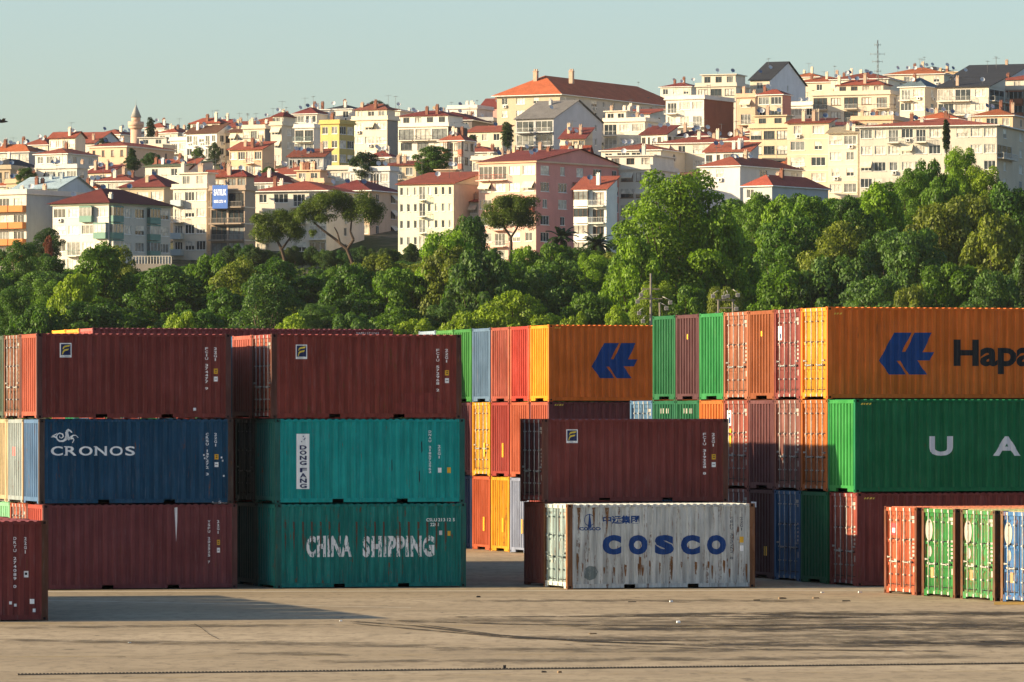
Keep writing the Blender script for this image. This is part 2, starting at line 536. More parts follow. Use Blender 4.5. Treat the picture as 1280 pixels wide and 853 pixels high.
def f_badge(cont, x0, y0, x1, y1):
    side_rect(cont, x0, x1, y0, y1, M_WHITE, 'placard', 0.003)
    w_, h_ = x1-x0, y1-y0
    side_rect(cont, x0+w_*0.08, x1-w_*0.08, y0+h_*0.07, y0+h_*0.84, M_NAVY, 'emblem', 0.006)
    def q(pts): return [(x0+w_*a, y0+h_*b) for a, b in pts]
    side_poly(cont, q([(0.18,0.78),(0.24,0.55),(0.40,0.44),(0.80,0.38),(0.72,0.50),(0.44,0.56),(0.33,0.64),(0.24,0.80)]), M_HAZ, 'emblem', 0.009)
    side_poly(cont, q([(0.22,0.42),(0.27,0.28),(0.42,0.18),(0.90,0.12),(0.80,0.25),(0.50,0.29),(0.36,0.34),(0.30,0.44)]), M_HAZ, 'emblem', 0.009)
    side_text(cont, 'FLORENS', x0+w_*0.15, x1-w_*0.15, y1-h_*0.03, y1-h_*0.11, M_NAVY, 0.02)

def size_marks(cont, x, y, wht=True, w=4.5):
    side_rect(cont, x-w/2, x+w/2, y, y+6.5, M_YEL); side_rect(cont, x-w*0.2, x+w*0.28, y+1.5, y+2.6, M_BLACK, 'lettering', 0.006); side_rect(cont, x-w*0.2, x+w*0.28, y+3.8, y+4.8, M_BLACK, 'lettering', 0.006)
    if wht:
        side_rect(cont, x-w/2, x+w/2, y+10, y+16, M_WHITE); side_rect(cont, x-w*0.3, x+w*0.3, y+12.6, y+13.4, M_BLACK, 'lettering', 0.006)

def hazard_marks(cont, x0, y, n=4, dx=4.2):
    mb = []
    for i in range(n):
        x = x0+i*dx
        side_poly(cont, [(x, y+2.2), (x+2.0, y+2.2), (x+3.4, y), (x+1.4, y)], M_HAZ, 'hazard_stripe')

def cronos_horse(cont):
    """the white sea-horse emblem over the lettering, drawn as a few flat strokes"""
    S = 1280/150.0
    def T(pts): return [(40+x/S, 525+y/S) for x, y in pts]
    def stroke(pts, ws):
        P = [Vector(p) for p in pts]; lft, rgt = [], []
        for i, p in enumerate(P):
            d = (P[min(i+1, len(P)-1)]-P[max(i-1, 0)]).normalized(); n = Vector((-d.y, d.x)); w_ = ws[i]/2
            lft.append(p+n*w_); rgt.append(p-n*w_)
        V = [side_xz(cont, *T([tuple(p)])[0]) for p in lft+rgt]; n = len(P)
        return V, [(i, i+1, n+i+1, n+i) for i in range(n-1)]
    strokes = [([(205,185),(235,178),(262,190),(275,212),(300,228),(335,226),(362,205),(372,175)], [4,16,18,18,18,20,30,36]),
               ([(215,170),(250,160),(268,142)], [3,12,3]),
               ([(275,205),(262,180),(272,155),(300,142),(328,152),(335,178),(318,196),(298,188),(300,170)], [6,12,14,14,14,12,10,8,5]),
               ([(372,210),(378,170),(372,135),(385,112)], [44,40,34,24]),
               ([(365,120),(390,105),(412,118),(428,136)], [14,20,18,10]),
               ([(385,205),(415,190),(440,165),(470,165),(497,190)], [36,26,12,8,7]),
               ([(405,200),(440,198),(448,215),(432,246)], [22,16,9,8])]
    V, Fc = [], []
    for p, ws in strokes:
        v, f = stroke(p, ws); k = len(V); V += v; Fc += [tuple(k+a for a in q) for q in f]
    side_decal(cont, V, Fc, M_WHITE, 'emblem')

HL = [(415,192),(533,192),(467,320),(492,320),(553,192),(668,192),(607,322),(682,322),(655,377),(570,377),(635,471),(515,471),(455,380),(435,380),(498,471),(383,471),(316,378)]
def hl_emblem(cont, x0, y0, x1, y1):
    side_poly(cont, [(x0+(x-316)/(682-316)*(x1-x0), y0+(y-192)/(471-192)*(y1-y0)) for x, y in HL], M_BLUE)
# ------------------------------------------------------------------ terrain, yard
TY = [0, 240, 640, 700, 760, 820, 900, 950, 1060, 1250, 1450, 1700, 2600, 6000]
TZ = {0:   [0, 0, 0, 4, 10, 17, 27, 30, 46, 61, 71, 66, 40, 0],
      640: [0, 0, 0, 4, 11, 19, 28, 32, 49, 66, 80, 76, 50, 0],
      1280:[0, 0, 0, 5, 15, 25, 37, 42, 54, 71, 88, 84, 60, 0]}
def terr(X, Y):
    px = 640+F*X/max(Y, 200.0)
    L_ = np.interp(Y, TY, TZ[0]); M_ = np.interp(Y, TY, TZ[640]); R_ = np.interp(Y, TY, TZ[1280])
    if px <= 640:
        t = max(0.0, min(1.0, px/640.0)); t = t*t*(3-2*t); return float(L_*(1-t)+M_*t)
    t = max(0.0, min(1.0, (px-640)/640.0)); t = t*t*(3-2*t); return float(M_*(1-t)+R_*t)
def W(px, Y): return (px-640.0)/F*Y
def ZP(py, Y): return EYE+(HOR-py)/F*Y

def ground_material():
    s = NT('yard_concrete')
    def nz(sx_, sy_, sc, det=5, ro=0.65, di=0.0): return s.noise(s.coord('Object', (sx_, sy_, 1), False), sc, det, ro, di)
    fine = nz(1, 1, 5.0, 8, 0.75)
    big = nz(0.35, 1, 0.12, 4, 0.6)
    mid = nz(0.45, 0.45, 1.0, 5, 0.7, 0.4)
    small = nz(1.6, 0.7, 1.6, 4, 0.7)
    base = s.mix(s.ramp(big, 0.36, 0.64), (0.30, 0.232, 0.145), (0.41, 0.325, 0.215))
    base = s.mix(s.math('MULTIPLY', s.ramp(mid, 0.47, 0.60), 0.50), base, (0.25, 0.195, 0.125))
    base = s.mix(s.math('MULTIPLY', s.ramp(small, 0.50, 0.60), 0.55), base, (0.20, 0.155, 0.10))
    base = s.mix(s.math('MULTIPLY', s.ramp(fine, 0.55, 0.8), 0.4), base, (0.16, 0.12, 0.075))
    sp = s.ramp(nz(1.4, 0.6, 1.3, 4, 0.6), 0.64, 0.69)
    base = s.mix(s.math('MULTIPLY', sp, 0.6), base, (0.085, 0.066, 0.045))
    s.bump(fine, 0.4, 0.02)
    return s.fin(base, 0.9, 0.0, 0.15)
M_GROUND = ground_material()

# one sheet from behind the camera to beyond the hill; fine on the slope, flat in the yard
def make_ground():
    ys = list(np.linspace(-60, 640, 15)) + list(np.arange(655, 1700, 15)) + list(np.linspace(1720, 2600, 8))
    xs_u = np.linspace(-1.0, 1.0, 61)
    verts, faces, mi = [], [], []
    for Y in ys:
        half = 160+max(0, Y)*0.42
        for u in xs_u:
            x = u*half*(0.35+0.65*abs(u))
            z = terr(x, Y) if Y > 640 else 0.0
            if Y > 655: z += 0.8*math.sin(x*0.06+Y*0.03)*math.cos(Y*0.05-x*0.02)
            verts.append((x, Y, z))
    n = len(xs_u)
    for j in range(len(ys)-1):
        for i in range(n-1):
            a = j*n+i; faces.append((a, a+1, a+n+1, a+n)); mi.append(0 if ys[j] < 640 else 1)
    me = bpy.data.meshes.new('ground'); me.from_pydata(verts, [], faces)
    me.materials.append(M_GROUND)
    s = NT('hillside_soil')
    c = s.coord('Object', (1,1,1), False)
    n1 = s.noise(c, 0.05, 5); n2 = s.noise(c, 0.6, 5)
    b = s.mix(s.ramp(n1, 0.4, 0.6), (0.045, 0.060, 0.022), (0.16, 0.13, 0.085))
    b = s.mix(s.ramp(n2, 0.45, 0.7), b, (0.035, 0.055, 0.018))
    s.bump(n2, 0.8, 0.6)
    me.materials.append(s.fin(b, 0.95, 0, 0.1))
    me.polygons.foreach_set('material_index', mi)
    o = bpy.data.objects.new('ground', me); link(o); tag(o, kind='structure')
make_ground()

def strip(name, x0, Y0, x1, Y1, width, mat, z=0.004, kind='structure', seg=1):
    mb = MB()
    mb.quad((x0, Y0-width/2, z), (x1, Y1-width/2, z), (x1, Y1+width/2, z), (x0, Y0+width/2, z))
    o = mb.obj(name, mat); tag(o, kind=kind); return o
def worn_line(name, c, cut):
    s = NT(name); g = s.noise(s.coord('Object', (0.3, 3, 1), False), 1.5, 6, 0.7)
    s.fin(c, 0.8); s.l(s.ramp(g, cut, cut+0.12), s.b.inputs['Alpha']); return s.mat
ML = worn_line('faded_yellow_line', (0.42, 0.30, 0.09), 0.46)
MPALE = worn_line('pale_kerb_concrete', (0.50, 0.43, 0.32), 0.30)
strip('painted_line', W(-60, 110), 109.6, W(1340, 112), 113.4, 0.12, ML)
strip('painted_line', W(-60, 120), 119.6, W(1340, 122), 122.0, 0.10, ML)
strip('painted_line', W(-60, 135), 139.2, W(1340, 135), 135.2, 0.14, ML)
strip('pale_strip', W(40, 163), 163.4, W(1130, 165), 165.0, 0.55, MPALE)
strip('pale_strip', W(60, 158), 156.0, W(520, 158), 150.0, 0.25, MPALE)

def mark_mat(name, c, cut, sx, sy, soft=0.06, edge=0.5, amax=1.0):
    s = NT(name)
    g = s.noise(s.coord('Object', (sx, sy, 1), False), 1.0, 6, 0.72)
    at_ = s.n('ShaderNodeAttribute'); at_.attribute_name = 'edge'
    v = s.math('ADD', g, s.math('MULTIPLY', at_.outputs['Fac'], -edge))
    s.fin(c, 0.85, 0, 0.15); s.l(s.math('MULTIPLY', s.ramp(v, cut, cut+soft), amax), s.b.inputs['Alpha']); return s.mat
def gpt(px, py):
    Y_ = EYE*F/(py-HOR); return (W(px, Y_), Y_)
MK = [0]
def ground_mark(name, pts, mat, z=0.005, n=60):
    '''a thin sheet lying on the yard along photo points (x, y, half height in px)'''
    MK[0] += 1; z += MK[0]*0.0006
    xs = [p[0] for p in pts]; mb = MB(); ev = []
    rows = 5; grid = []
    for i in range(n+1):
        x = xs[0]+(xs[-1]-xs[0])*i/n; yc = float(np.interp(x, xs, [p[1] for p in pts])); hh = float(np.interp(x, xs, [p[2] for p in pts]))
        e = 1-min(1, min(i, n-i)/(n*0.16))
        for j in range(rows):
            t = j/(rows-1)*2-1; X_, Y_ = gpt(x, yc+t*hh); grid.append((X_, Y_, z)); ev.append(max(abs(t)**1.5, e))
    faces = [(i*rows+j, (i+1)*rows+j, (i+1)*rows+j+1, i*rows+j+1) for i in range(n) for j in range(rows-1)]
    me = bpy.data.meshes.new(name); me.from_pydata(grid, [], faces); me.materials.append(mat)
    at_ = me.attributes.new('edge', 'FLOAT', 'POINT'); at_.data.foreach_set('value', ev)
    o = bpy.data.objects.new(name, me); link(o); tag(o, kind='structure'); return o
MST = mark_mat('oil_and_rubber_stain', (0.048, 0.038, 0.026), 0.31, 0.75, 0.62, 0.22, 0.34, 0.85)
MST2 = mark_mat('thin_rubber_film', (0.100, 0.080, 0.054), 0.33, 1.0, 0.75, 0.26, 0.28, 0.65)
MTY = mark_mat('tyre_rubber', (0.050, 0.040, 0.028), 0.30, 1.2, 0.3, 0.15, 0.20, 0.8)
ground_mark('oil_stain', [(700,770,2),(860,768,4),(1000,768,5),(1400,767,5)], MST)
ground_mark('oil_stain', [(880,773.5,1),(925,774,2.2),(1010,773,1.5),(1120,772,2.0)], MST)
ground_mark('oil_stain', [(640,783,1),(780,786,5),(1000,786,7),(1400,783,7)], MST)
ground_mark('oil_stain', [(820,806,2),(940,807,6),(1120,804,8),(1400,806,7)], MST)
ground_mark('oil_stain', [(1090,803,1.5),(1150,804,4.0),(1200,805,2.0)], MST)
ground_mark('oil_stain', [(1215,802,1),(1260,803,3.5),(1330,803,3)], MST)
ground_mark('rubber_film', [(430,778,2),(640,776,5),(900,778,9),(1400,777,10)], MST2)
ground_mark('rubber_film', [(560,795,1),(760,799,7),(1000,797,10),(1400,795,11)], MST2)
ground_mark('rubber_film', [(500,812,2),(680,812,5),(900,814,4),(1040,812,2)], MST2)
ground_mark('rubber_film', [(280,817,1),(380,818,4),(450,819,3)], MST2)
ground_mark('rubber_film', [(-40,800,2),(150,803,4),(420,806,5),(600,810,3)], MST2)
ground_mark('rubber_film', [(540,752,1.5),(760,751,3),(1080,752,3)], MST2)
ground_mark('rubber_film', [(300,828,2),(700,826,4),(1340,820,4)], MST2)
ground_mark('rubber_film', [(-40,786,2),(200,783,3),(430,782,2)], MST2)
for k, pts in enumerate(([(432,777,.7),(520,783,.8),(600,793,.9),(690,800,.9),(800,805,1.0),(900,807,1.0)], [(500,778,.5),(560,786,.6),(620,794,.7),(720,802,.8),(840,806,.8)], [(440,780,.5),(540,789,.6),(640,798,.7),(760,801,.8),(900,801,.8)],
        [(470,776,.5),(640,781,.6),(860,783,.6),(1290,779,.7)], [(240,779,.6),(252,786,.7),(262,794,.7),(276,801,.5)], [(560,772,.5),(760,771,.6),(1100,772,.7)], [(700,806,.5),(900,812,.6),(1200,815,.6)])):
    ground_mark('tyre_mark', pts, MTY)

# notched rail across the foreground
def yard_rail():
    Ya, Yb = 111.4, 116.6
    xa, xb = W(22, Ya), W(1330, Yb)
    t = empty('crane_rail', ((xa+xb)/2, (Ya+Yb)/2, 0), math.atan2(Yb-Ya, xb-xa), 'thin dark notched rail running across the pale concrete in the foreground', 'rail')
    Ln = math.hypot(xb-xa, Yb-Ya)
    mb = MB(); mb.box(-Ln/2, Ln/2, -0.04, 0.04, 0.002, 0.018); mb.obj('rail_bed', plain('rusty_rail', (0.16, 0.13, 0.095), 0.7, 0.3, 6), t)
    mb = MB(); n = int(Ln/0.075)
    for i in range(n):
        x = -Ln/2+0.075*i; mb.box(x, x+0.038, -0.045, 0.045, 0.019, 0.036)
    o = mb.obj('rail_notch', plain('rusty_rail_notch', (0.05, 0.042, 0.033), 0.7, 0.3, 6), t); o['kind'] = 'stuff'
yard_rail()

# ------------------------------------------------------------------ container colours (base colours)
BROWN = (0.165, 0.032, 0.025); BROWN2 = (0.195, 0.034, 0.023); RED = (0.24, 0.034, 0.020); SALMON = (0.25, 0.055, 0.028)
ORANGE = (0.62, 0.135, 0.014); SUNLIT_ORANGE = (0.44, 0.185, 0.006); GREEN = (0.020, 0.170, 0.060); DGREEN = (0.002, 0.115, 0.040)  # the yellowish tone is orange paint with sunlight put into it
TEAL = (0.001, 0.275, 0.255); TEAL2 = (0.002, 0.165, 0.140); NAVY = (0.004, 0.050, 0.105); BLUE = (0.045, 0.170, 0.40); STEELB = (0.050, 0.105, 0.20)
PURPLE = (0.080, 0.028, 0.030); WHITE = (0.52, 0.53, 0.49); CREAM = (0.31, 0.245, 0.145); RUSTP = (0.10, 0.045, 0.025); LGREEN = (0.020, 0.175, 0.034)
L20, L40, STD, HC = 6.058, 12.192, 2.591, 2.896
def at(P, th, k, pitch):
    s_, c_ = math.sin(R(th)), math.cos(R(th)); return (P[0]-s_*pitch*k, P[1]+c_*pitch*k)
def tier(H, n): return n*(H+0.012)
TH = 17.0

# --- left stack (A)
gA = 'containers in the stack at the left'
PA = (-14.31, 164.9)
c = make_container('maroon container with small navy and yellow emblem, topmost of the left front stack', (PA[0]-0.09, PA[1]), TH, L20, STD, tier(STD,2), BROWN, gA, endc=SALMON, postc=(0.09,0.035,0.03), rust=0.12)  # end paint brightened from maroon to salmon to carry the sun
f_badge(c, 75, 429, 89.5, 447); code_stack(c, 'FCIU 374477 9', 258.5, 434, 488); code_stack(c, '22G1', 269.5, 434, 452); size_marks(c, 270, 461)
side_rect(c, 242, 245.5, 510, 513.5, M_WHITE)
c = make_container('dark navy container with white winged sea-horse and serif lettering', (PA[0]-0.02, PA[1]), TH, L20, STD, tier(STD,1), NAVY, gA, endc=STEELB, postc=(0.055,0.035,0.028), rust=0.22)
cronos_horse(c)
x = 64.0
for ch, wd in (('C',15.5),('R',15),('O',17.5),('N',16),('O',17.5),('S',13)):
    side_text(c, ch, x, x+wd-0.8, 569.8, 558.0, M_WHITE, 0.018); 
    if ch in 'RN': side_rect(c, x-1.2, x+3.2, 568.6, 569.8, M_WHITE, 'lettering'); side_rect(c, x-1.6, x+1.5, 558.0, 559.2, M_WHITE, 'lettering')
    x += wd+2.3
code_stack(c, 'CRSU 137272 3', 259.5, 541, 595); code_stack(c, '22G1', 270, 541, 559); size_marks(c, 271, 568); side_text(c, 'CSC', 265.5, 284, 629.5, 626.2, M_SILVER, 0.0)
for (a, b) in ((254, 568), (255, 572), (276, 571), (277.5, 575), (279, 594)): side_rect(c, a, a+2.2, b, b+2.2, M_WHITE)
c = make_container('dark maroon container with a long white scrape, bottom of the left front stack', (PA[0]+0.10, PA[1]), TH, L20, STD, 0, (0.135,0.032,0.034), gA, endc=RED, postc=(0.09,0.033,0.028), rust=0.10)
code_stack(c, 'WSFU 202525 7', 261.5, 650, 705); code_stack(c, '22G1', 273, 650, 668); size_marks(c, 273.3, 675, True, 4.2)
side_poly(c, [(218.5,635),(221.8,634),(221.6,652),(220.6,678),(219.8,660)], M_SILVER, 'scrape')
p1 = at(PA, TH, 1, 2.50); p2 = at(PA, TH, 2, 2.50)
c = make_container('weathered rust-stained maroon container with door bars, behind the topmost left stack container', (p1[0]-0.09, p1[1]), TH, L20, STD, tier(STD,2), (0.11,0.045,0.035), gA, doors=True, endc=(0.17,0.06,0.035), rust=0.8, stick=1)
c = make_container('cream-framed container with a pale grey ribbed end at the left edge', (p1[0], p1[1]), TH, L20, STD, tier(STD,1), CREAM, gA, endc=(0.20,0.235,0.24), postc=CREAM, rust=0.25)
inst(cached('c8', lambda: rects_mesh([(-0.05,0.45,1.45,1.72)], 0.018, 'emblem')), 'emblem', plain('red_print', (0.45,0.04,0.03), 0.6), c, (-L20/2, 0, 0)); inst(cached('c9', lambda: rects_mesh([(-0.10,0.10,0.85,1.30)], 0.018, 'scuff')), 'scuff', M_BLACK, c, (-L20/2, 0, 0))
c = make_container('orange container with door bars at the bottom of the second left stack', (p1[0]+0.1, p1[1]), TH, L20, STD, 0, SALMON, gA, doors=True, rust=0.5, stick=2)
c = make_container('dark green container at the far left edge, topmost of its stack', (p2[0]-0.09, p2[1]), TH, L20, STD, tier(STD,2), (0.04,0.06,0.04), gA, rust=0.3)
c = make_container('cream container at the far left edge, middle of its stack', p2, TH, L20, STD, tier(STD,1), CREAM, gA, rust=0.3)
c = make_container('pale green container at the far left edge, bottom of its stack', (p2[0]+0.1, p2[1]), TH, L20, STD, 0, (0.14,0.33,0.18), gA, rust=0.3)

# --- second stack (B)
gB = 'containers in the stack second from the left'
PB = (-7.252, 166.4)
c = make_container('maroon container with small navy and yellow emblem over the teal containers', (PB[0]-0.10, PB[1]), TH, L20, STD, tier(STD,2), BROWN2, gB, doors=True, postc=(0.10,0.040,0.028), rust=0.30, endc=BROWN2, doorc=SALMON, stick=1)
f_badge(c, 369.8, 431, 384, 449); code_stack(c, 'FCIU 572968 2', 547.5, 436, 490); code_stack(c, '22G1', 558.5, 436, 454); size_marks(c, 559, 463)
side_poly(c, [(506,491.5),(546,491),(546,500),(556,500),(556,516),(496,517),(495,504),(506,503)], plain('fresh_red_patch', (0.20,0.030,0.022), 0.5, 0.25, 4), 'paint_patch', 0.002)
c = make_container('bright teal container with a white vertical name panel', (PB[0], PB[1]), TH, L20, STD, tier(STD,1), TEAL, gB, endc=(0.008,0.11,0.10), postc=(0.012,0.10,0.085), rust=0.16)
side_rect(c, 371, 386.8, 542.5, 611.5, M_SILVER if False else M_WHITE, 'placard')
for i, ch in enumerate('DONG'): side_text(c, ch, 374.7, 383.6, 562.2+i*6.5, 556.9+i*6.5, M_NAVY, 0.035).location.y -= 0.004
for i, ch in enumerate('FANG'): side_text(c, ch, 374.9, 383.8, 590.6+i*6.6, 585.1+i*6.6, M_NAVY, 0.035).location.y -= 0.004
for (a, b) in ((379, 545), (381, 547.5), (376.5, 551.5), (380, 549)): side_rect(c, a, a+1.3, b, b+1.4, M_NAVY, 'emblem', 0.006)
code_stack(c, 'DNAU 218572562', 538, 538, 592, w=3.2); code_stack(c, '22G1', 549.5, 556, 574); side_rect(c, 559.5, 563.5, 584.5, 591.5, M_YEL); side_rect(c, 548, 552, 585, 591, M_WHITE)
for (a, b) in ((527, 553), (524, 590), (489.5, 576)): side_poly(c, [(a, b), (a+1.2, b-2), (a+1.6, b+11), (a+0.4, b+14)], M_BLACK, 'scrape', 0.002)
c = make_container('deep teal rusty container with worn white capital lettering', (PB[0]+0.04, PB[1]), TH, L20, STD, 0, TEAL2, gB, postc=(0.012,0.095,0.080), rust=0.30)
side_text(c, 'CHINA', 383.5, 440, 697, 669.5, worn('flaked_white_lettering', (0.86,0.86,0.84), 0.30), 0.05, 1.12); side_text(c, 'SHIPPING', 453.5, 543, 697, 669.5, worn('flaked_white_lettering', (0.86,0.86,0.84), 0.30), 0.05, 1.12)
side_text(c, 'CSLU 213 12 5', 533, 568.5, 652, 647.8, M_WHITE, 0.015); side_text(c, '22G1', 538.5, 549, 658, 653.8, M_WHITE, 0.015)
side_rect(c, 549.5, 553, 663.5, 669, M_SILVER); side_rect(c, 560, 563.6, 664, 670, M_YEL)
mr = worn('rust_streak_paint', (0.10,0.040,0.018), 0.25)
for x in (357, 367.5, 379, 390, 401, 412, 424, 446, 457, 469, 480, 500, 511, 523, 534, 545.5, 557): 
    side_poly(c, [(x-1.2, 652), (x+1.4, 653), (x+1.0, 672+rng.uniform(4,16)), (x, 690+rng.uniform(0,14)), (x-1.0, 672)], mr, 'rust_streak', 0.0045)
q1 = at(PB, TH, 1, 2.50)
make_container('brown container with ribbed end in shade, topmost behind the maroon emblem container', (q1[0]-0.10, q1[1]), TH, L20, STD, tier(STD,2), (0.30,0.075,0.05), gB, rust=0.2)
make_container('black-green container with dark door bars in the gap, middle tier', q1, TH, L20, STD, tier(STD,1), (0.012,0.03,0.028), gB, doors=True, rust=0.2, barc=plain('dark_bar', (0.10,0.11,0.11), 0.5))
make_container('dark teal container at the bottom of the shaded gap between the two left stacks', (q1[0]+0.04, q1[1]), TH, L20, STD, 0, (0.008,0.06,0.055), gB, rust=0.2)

for k in range(2, 11):
    P = at(PB, TH, k, 2.62)
    for i in range(3):
        make_container('%s row behind the teal stack, %s' % (('third','fourth','fifth','sixth','seventh','eighth','ninth','tenth','eleventh')[k-2], ('on the ground','middle tier','top tier')[i]), P, TH, L20, STD, tier(STD, i), (BROWN2, NAVY, PURPLE, DGREEN, RED)[(k*2+i) % 5], gB, rust=0.15)

# --- middle pair (C)
gC = 'containers in the low stack in the middle'
PC = (1.685, 165.7)
c = make_container('rusty white container with large blue lettering, front of the middle low stack', PC, TH, L20, STD, 0, WHITE, gC, doors=True, doorc=(0.20,0.27,0.28), postc=(0.20,0.09,0.04), rust=0.38, stick=1, barc=plain('pale_bar', (0.17,0.21,0.21), 0.5))  # doors painted darker, standing in for shade that never reaches them
for i, ch in enumerate('COSCO'):
    xx = 753.3+i*32.6; side_text(c, ch, xx, xx+24, 693.7, 668.9, M_BLUE, 0.075)
side_text(c, '中远集团', 754, 800, 655.3, 644.4, M_BLUE, 0.030)
pts = []
for i in range(24):
    pts.append((737.2+6.9*math.cos(i*math.pi/12), 650.3+7.3*math.sin(i*math.pi/12)))
V = [side_xz(c, *p) for p in pts] + [side_xz(c, 737.2+(x-737.2)*0.88, 650.3+(y-650.3)*0.88) for x, y in pts]
side_decal(c, V, [(i, (i+1) % 24, 24+(i+1) % 24, 24+i) for i in range(24)], M_BLUE, 'emblem')
side_poly(c, [(735.6,659.5),(737.0,642.4),(737.8,642.4),(739.6,659.5)], M_BLUE, 'emblem', 0.005)
side_text(c, 'COSCO', 724.5, 751, 663.4, 659.0, M_BLUE, 0.05, 1.0, shear=-0.1)
code_stack(c, 'CBHU 323252 8', 915, 646, 700, plain('grey_print', (0.09,0.11,0.13), 0.6)); code_stack(c, '22G1', 927, 646, 664, plain('grey_print', (0.09,0.11,0.13), 0.6)); side_rect(c, 925, 929.6, 671, 678.5, M_YEL); side_rect(c, 925.4, 929.4, 682, 689, M_WHITE)
mr2 = worn('orange_rust_streak', (0.20,0.085,0.022), 0.15); mr3 = worn('grey_green_scuff', (0.16,0.20,0.19), 0.2)
rr = random.Random(3)
for x, y, h in ((814,701,16),(825,703,14),(842,702,17),(853,700,9),(797,705,14),(805,706,12),(782,705,13),(770,708,10),(871,705,14),(886,701,8),(890,705,15),(904,701,14),(727,706,10),(757,707,8),(912,712,10),(934,706,18),(722,690,22),(838,694,26),(800,698,20)):
    x += rr.uniform(-2, 2); y += rr.uniform(-3, 2); ww_ = rr.uniform(0.45, 1.0); side_poly(c, [(x-1.3*ww_, y), (x+1.6*ww_, y+1), (x+1.5*ww_, y+h*0.5), (x+0.5*ww_, y+h*1.2), (x-0.5*ww_, y+h*1.1), (x-1.6*ww_, y+h*0.4)], mr2, 'rust_streak', 0.0045)
side_poly(c, [(731,712),(737,707.5),(745,709),(748,715),(745,723),(737,726),(730,722)], mr3, 'scuff', 0.0045)
for x in (724, 742.5, 759): side_poly(c, [(x-2.2, 635), (x+2.2, 635), (x+1.4, 650), (x+0.2, 668), (x-1.2, 646)], mr2, 'rust_streak', 0.0045)
PC1 = (0.966, 168.3)
c = make_container('maroon container with small navy and yellow emblem resting above the white container', PC1, TH, L20, STD, tier(STD,1), BROWN, gC, doors=True, doorc=(0.10,0.03,0.03), postc=(0.125,0.045,0.03), rust=0.12, stick=1)
f_badge(c, 708, 537, 722.3, 554); code_stack(c, 'FCIU 319228 8', 881, 541, 594); code_stack(c, '22G1', 892, 541, 559); size_marks(c, 892.5, 568)
make_container('brown ribbed container with a dark blue header, on the ground behind the rusty white container', (1.09, 168.3), TH, L20, STD, 0, (0.17,0.045,0.030), gC, endc=(0.17,0.045,0.030), rust=0.12)

# --- right block (G): front 40-foot column and the columns behind it
gG = 'containers in the tall right-hand block'
PG = (10.63, 168.5)
def g(k): return at(PG, TH, k, 2.48)
c = make_container('large dark green container with widely spaced pale capital letters', g(0), TH, L40, HC, tier(HC,1), DGREEN, gG, endc=LGREEN, rust=0.08)  # end painted a brighter green than the sides to hold sunlight
side_text(c, 'U', 1161.8, 1191.6, 570, 545.5, M_SILVER, 0.035); side_text(c, 'A', 1242, 1276, 570, 545.7, M_SILVER, 0.035); side_text(c, 'S', 1324, 1354, 570, 545.7, M_SILVER, 0.035); side_text(c, 'C', 1404, 1434, 570, 545.7, M_SILVER, 0.035)
hazard_marks(c, 1076, 504, 4, 3.4)
c = make_container('long maroon container on the ground under the dark green one with yellow hazard ticks', (g(0)[0]+0.06, g(0)[1]), TH, L40, HC, 0, BROWN, gG, doors=True, doorc=(0.22,0.05,0.03), rust=0.25, stick=1)
hazard_marks(c, 1080, 622, 4, 3.6)
c = make_container('orange container with blue arrow-like emblem and black lettering cut by the right edge', g(1), TH, L40, HC, tier(HC,2), ORANGE, gG, doors=True, doorc=SUNLIT_ORANGE, rust=0.08, stick=0, endc=SUNLIT_ORANGE)  # doors and door end painted in the orange's sunlit tint
hl_emblem(c, 1099.3, 416, 1167.8, 468.4)
side_text(c, 'Hapag-Lloyd', 1192.8, 1432, 467.8, 425.6, M_BLACK, 0.035)
hazard_marks(c, 1042.5, 391, 3, 3.6)
GM = {1: [('dark green ribbed container on the ground beside the white-barred maroon doors', DGREEN, False, 0.1, None), ('orange container with door bars, middle tier beside the bright green end', (0.42,0.115,0.015), True, 0.35, None)],
      2: [('blue container with closed door bars on the ground in the shade', (0.035,0.13,0.27), True, 0.25, None), ('dusty brown container with door bars, third end from the right in the middle tier', (0.20,0.075,0.06), True, 0.3, None), ('brown container with four bright white door bars in the top tier', (0.20,0.040,0.032), True, 0.3, None)],
      3: [('dark purple-brown ribbed container on the ground with one small yellow label', PURPLE, False, 0.1, None), ('dark purple-brown ribbed container, middle tier', (0.12,0.040,0.040), False, 0.1, None), ('rusty orange ribbed container between two barred ends in the top tier', (0.25,0.070,0.020), False, 0.1, None)],
      4: [('dull pink-brown container with door bars on the ground beside the white container', (0.24,0.075,0.06), True, 0.2, None), ('faded red container with a blue and yellow door sign, middle tier', (0.27,0.065,0.042), True, 0.2, None), ('pale salmon container with door bars at the right of the bright green end, top tier', (0.34,0.115,0.055), True, 0.35, None)],
      5: [('hidden brown container on the ground behind the middle low stack, fifth row', BROWN2, False, 0.1, None), ('orange ribbed container just above the middle maroon roof', (0.48,0.13,0.02), False, 0.1, None), ('bright green ribbed container lit on its right half, top tier', (0.02,0.20,0.05), False, 0.05, None)],
      6: [('brown container on the ground behind the middle low stack, sixth row', BROWN, False, 0.1, None), ('green container with short white code, middle tier just left of the orange end', (0.006,0.10,0.038), False, 0.05, None), ('purple-brown ribbed container between two green ends in the top tier', (0.080,0.028,0.030), False, 0.1, None)],
      7: [('blue container on the ground behind the middle low stack, seventh row', NAVY, False, 0.1, None), ('green container with short white code beside the blue barred end, middle tier', (0.006,0.10,0.042), False, 0.05, None), ('deep green ribbed container at the left end of the block, top tier', (0.006,0.105,0.032), False, 0.05, None)],
      8: [('red container on the ground at the far end of the right block', RED, False, 0.1, None), ('pale blue container with door bars behind the middle maroon roof', (0.07,0.16,0.28), True, 0.2, None)]}
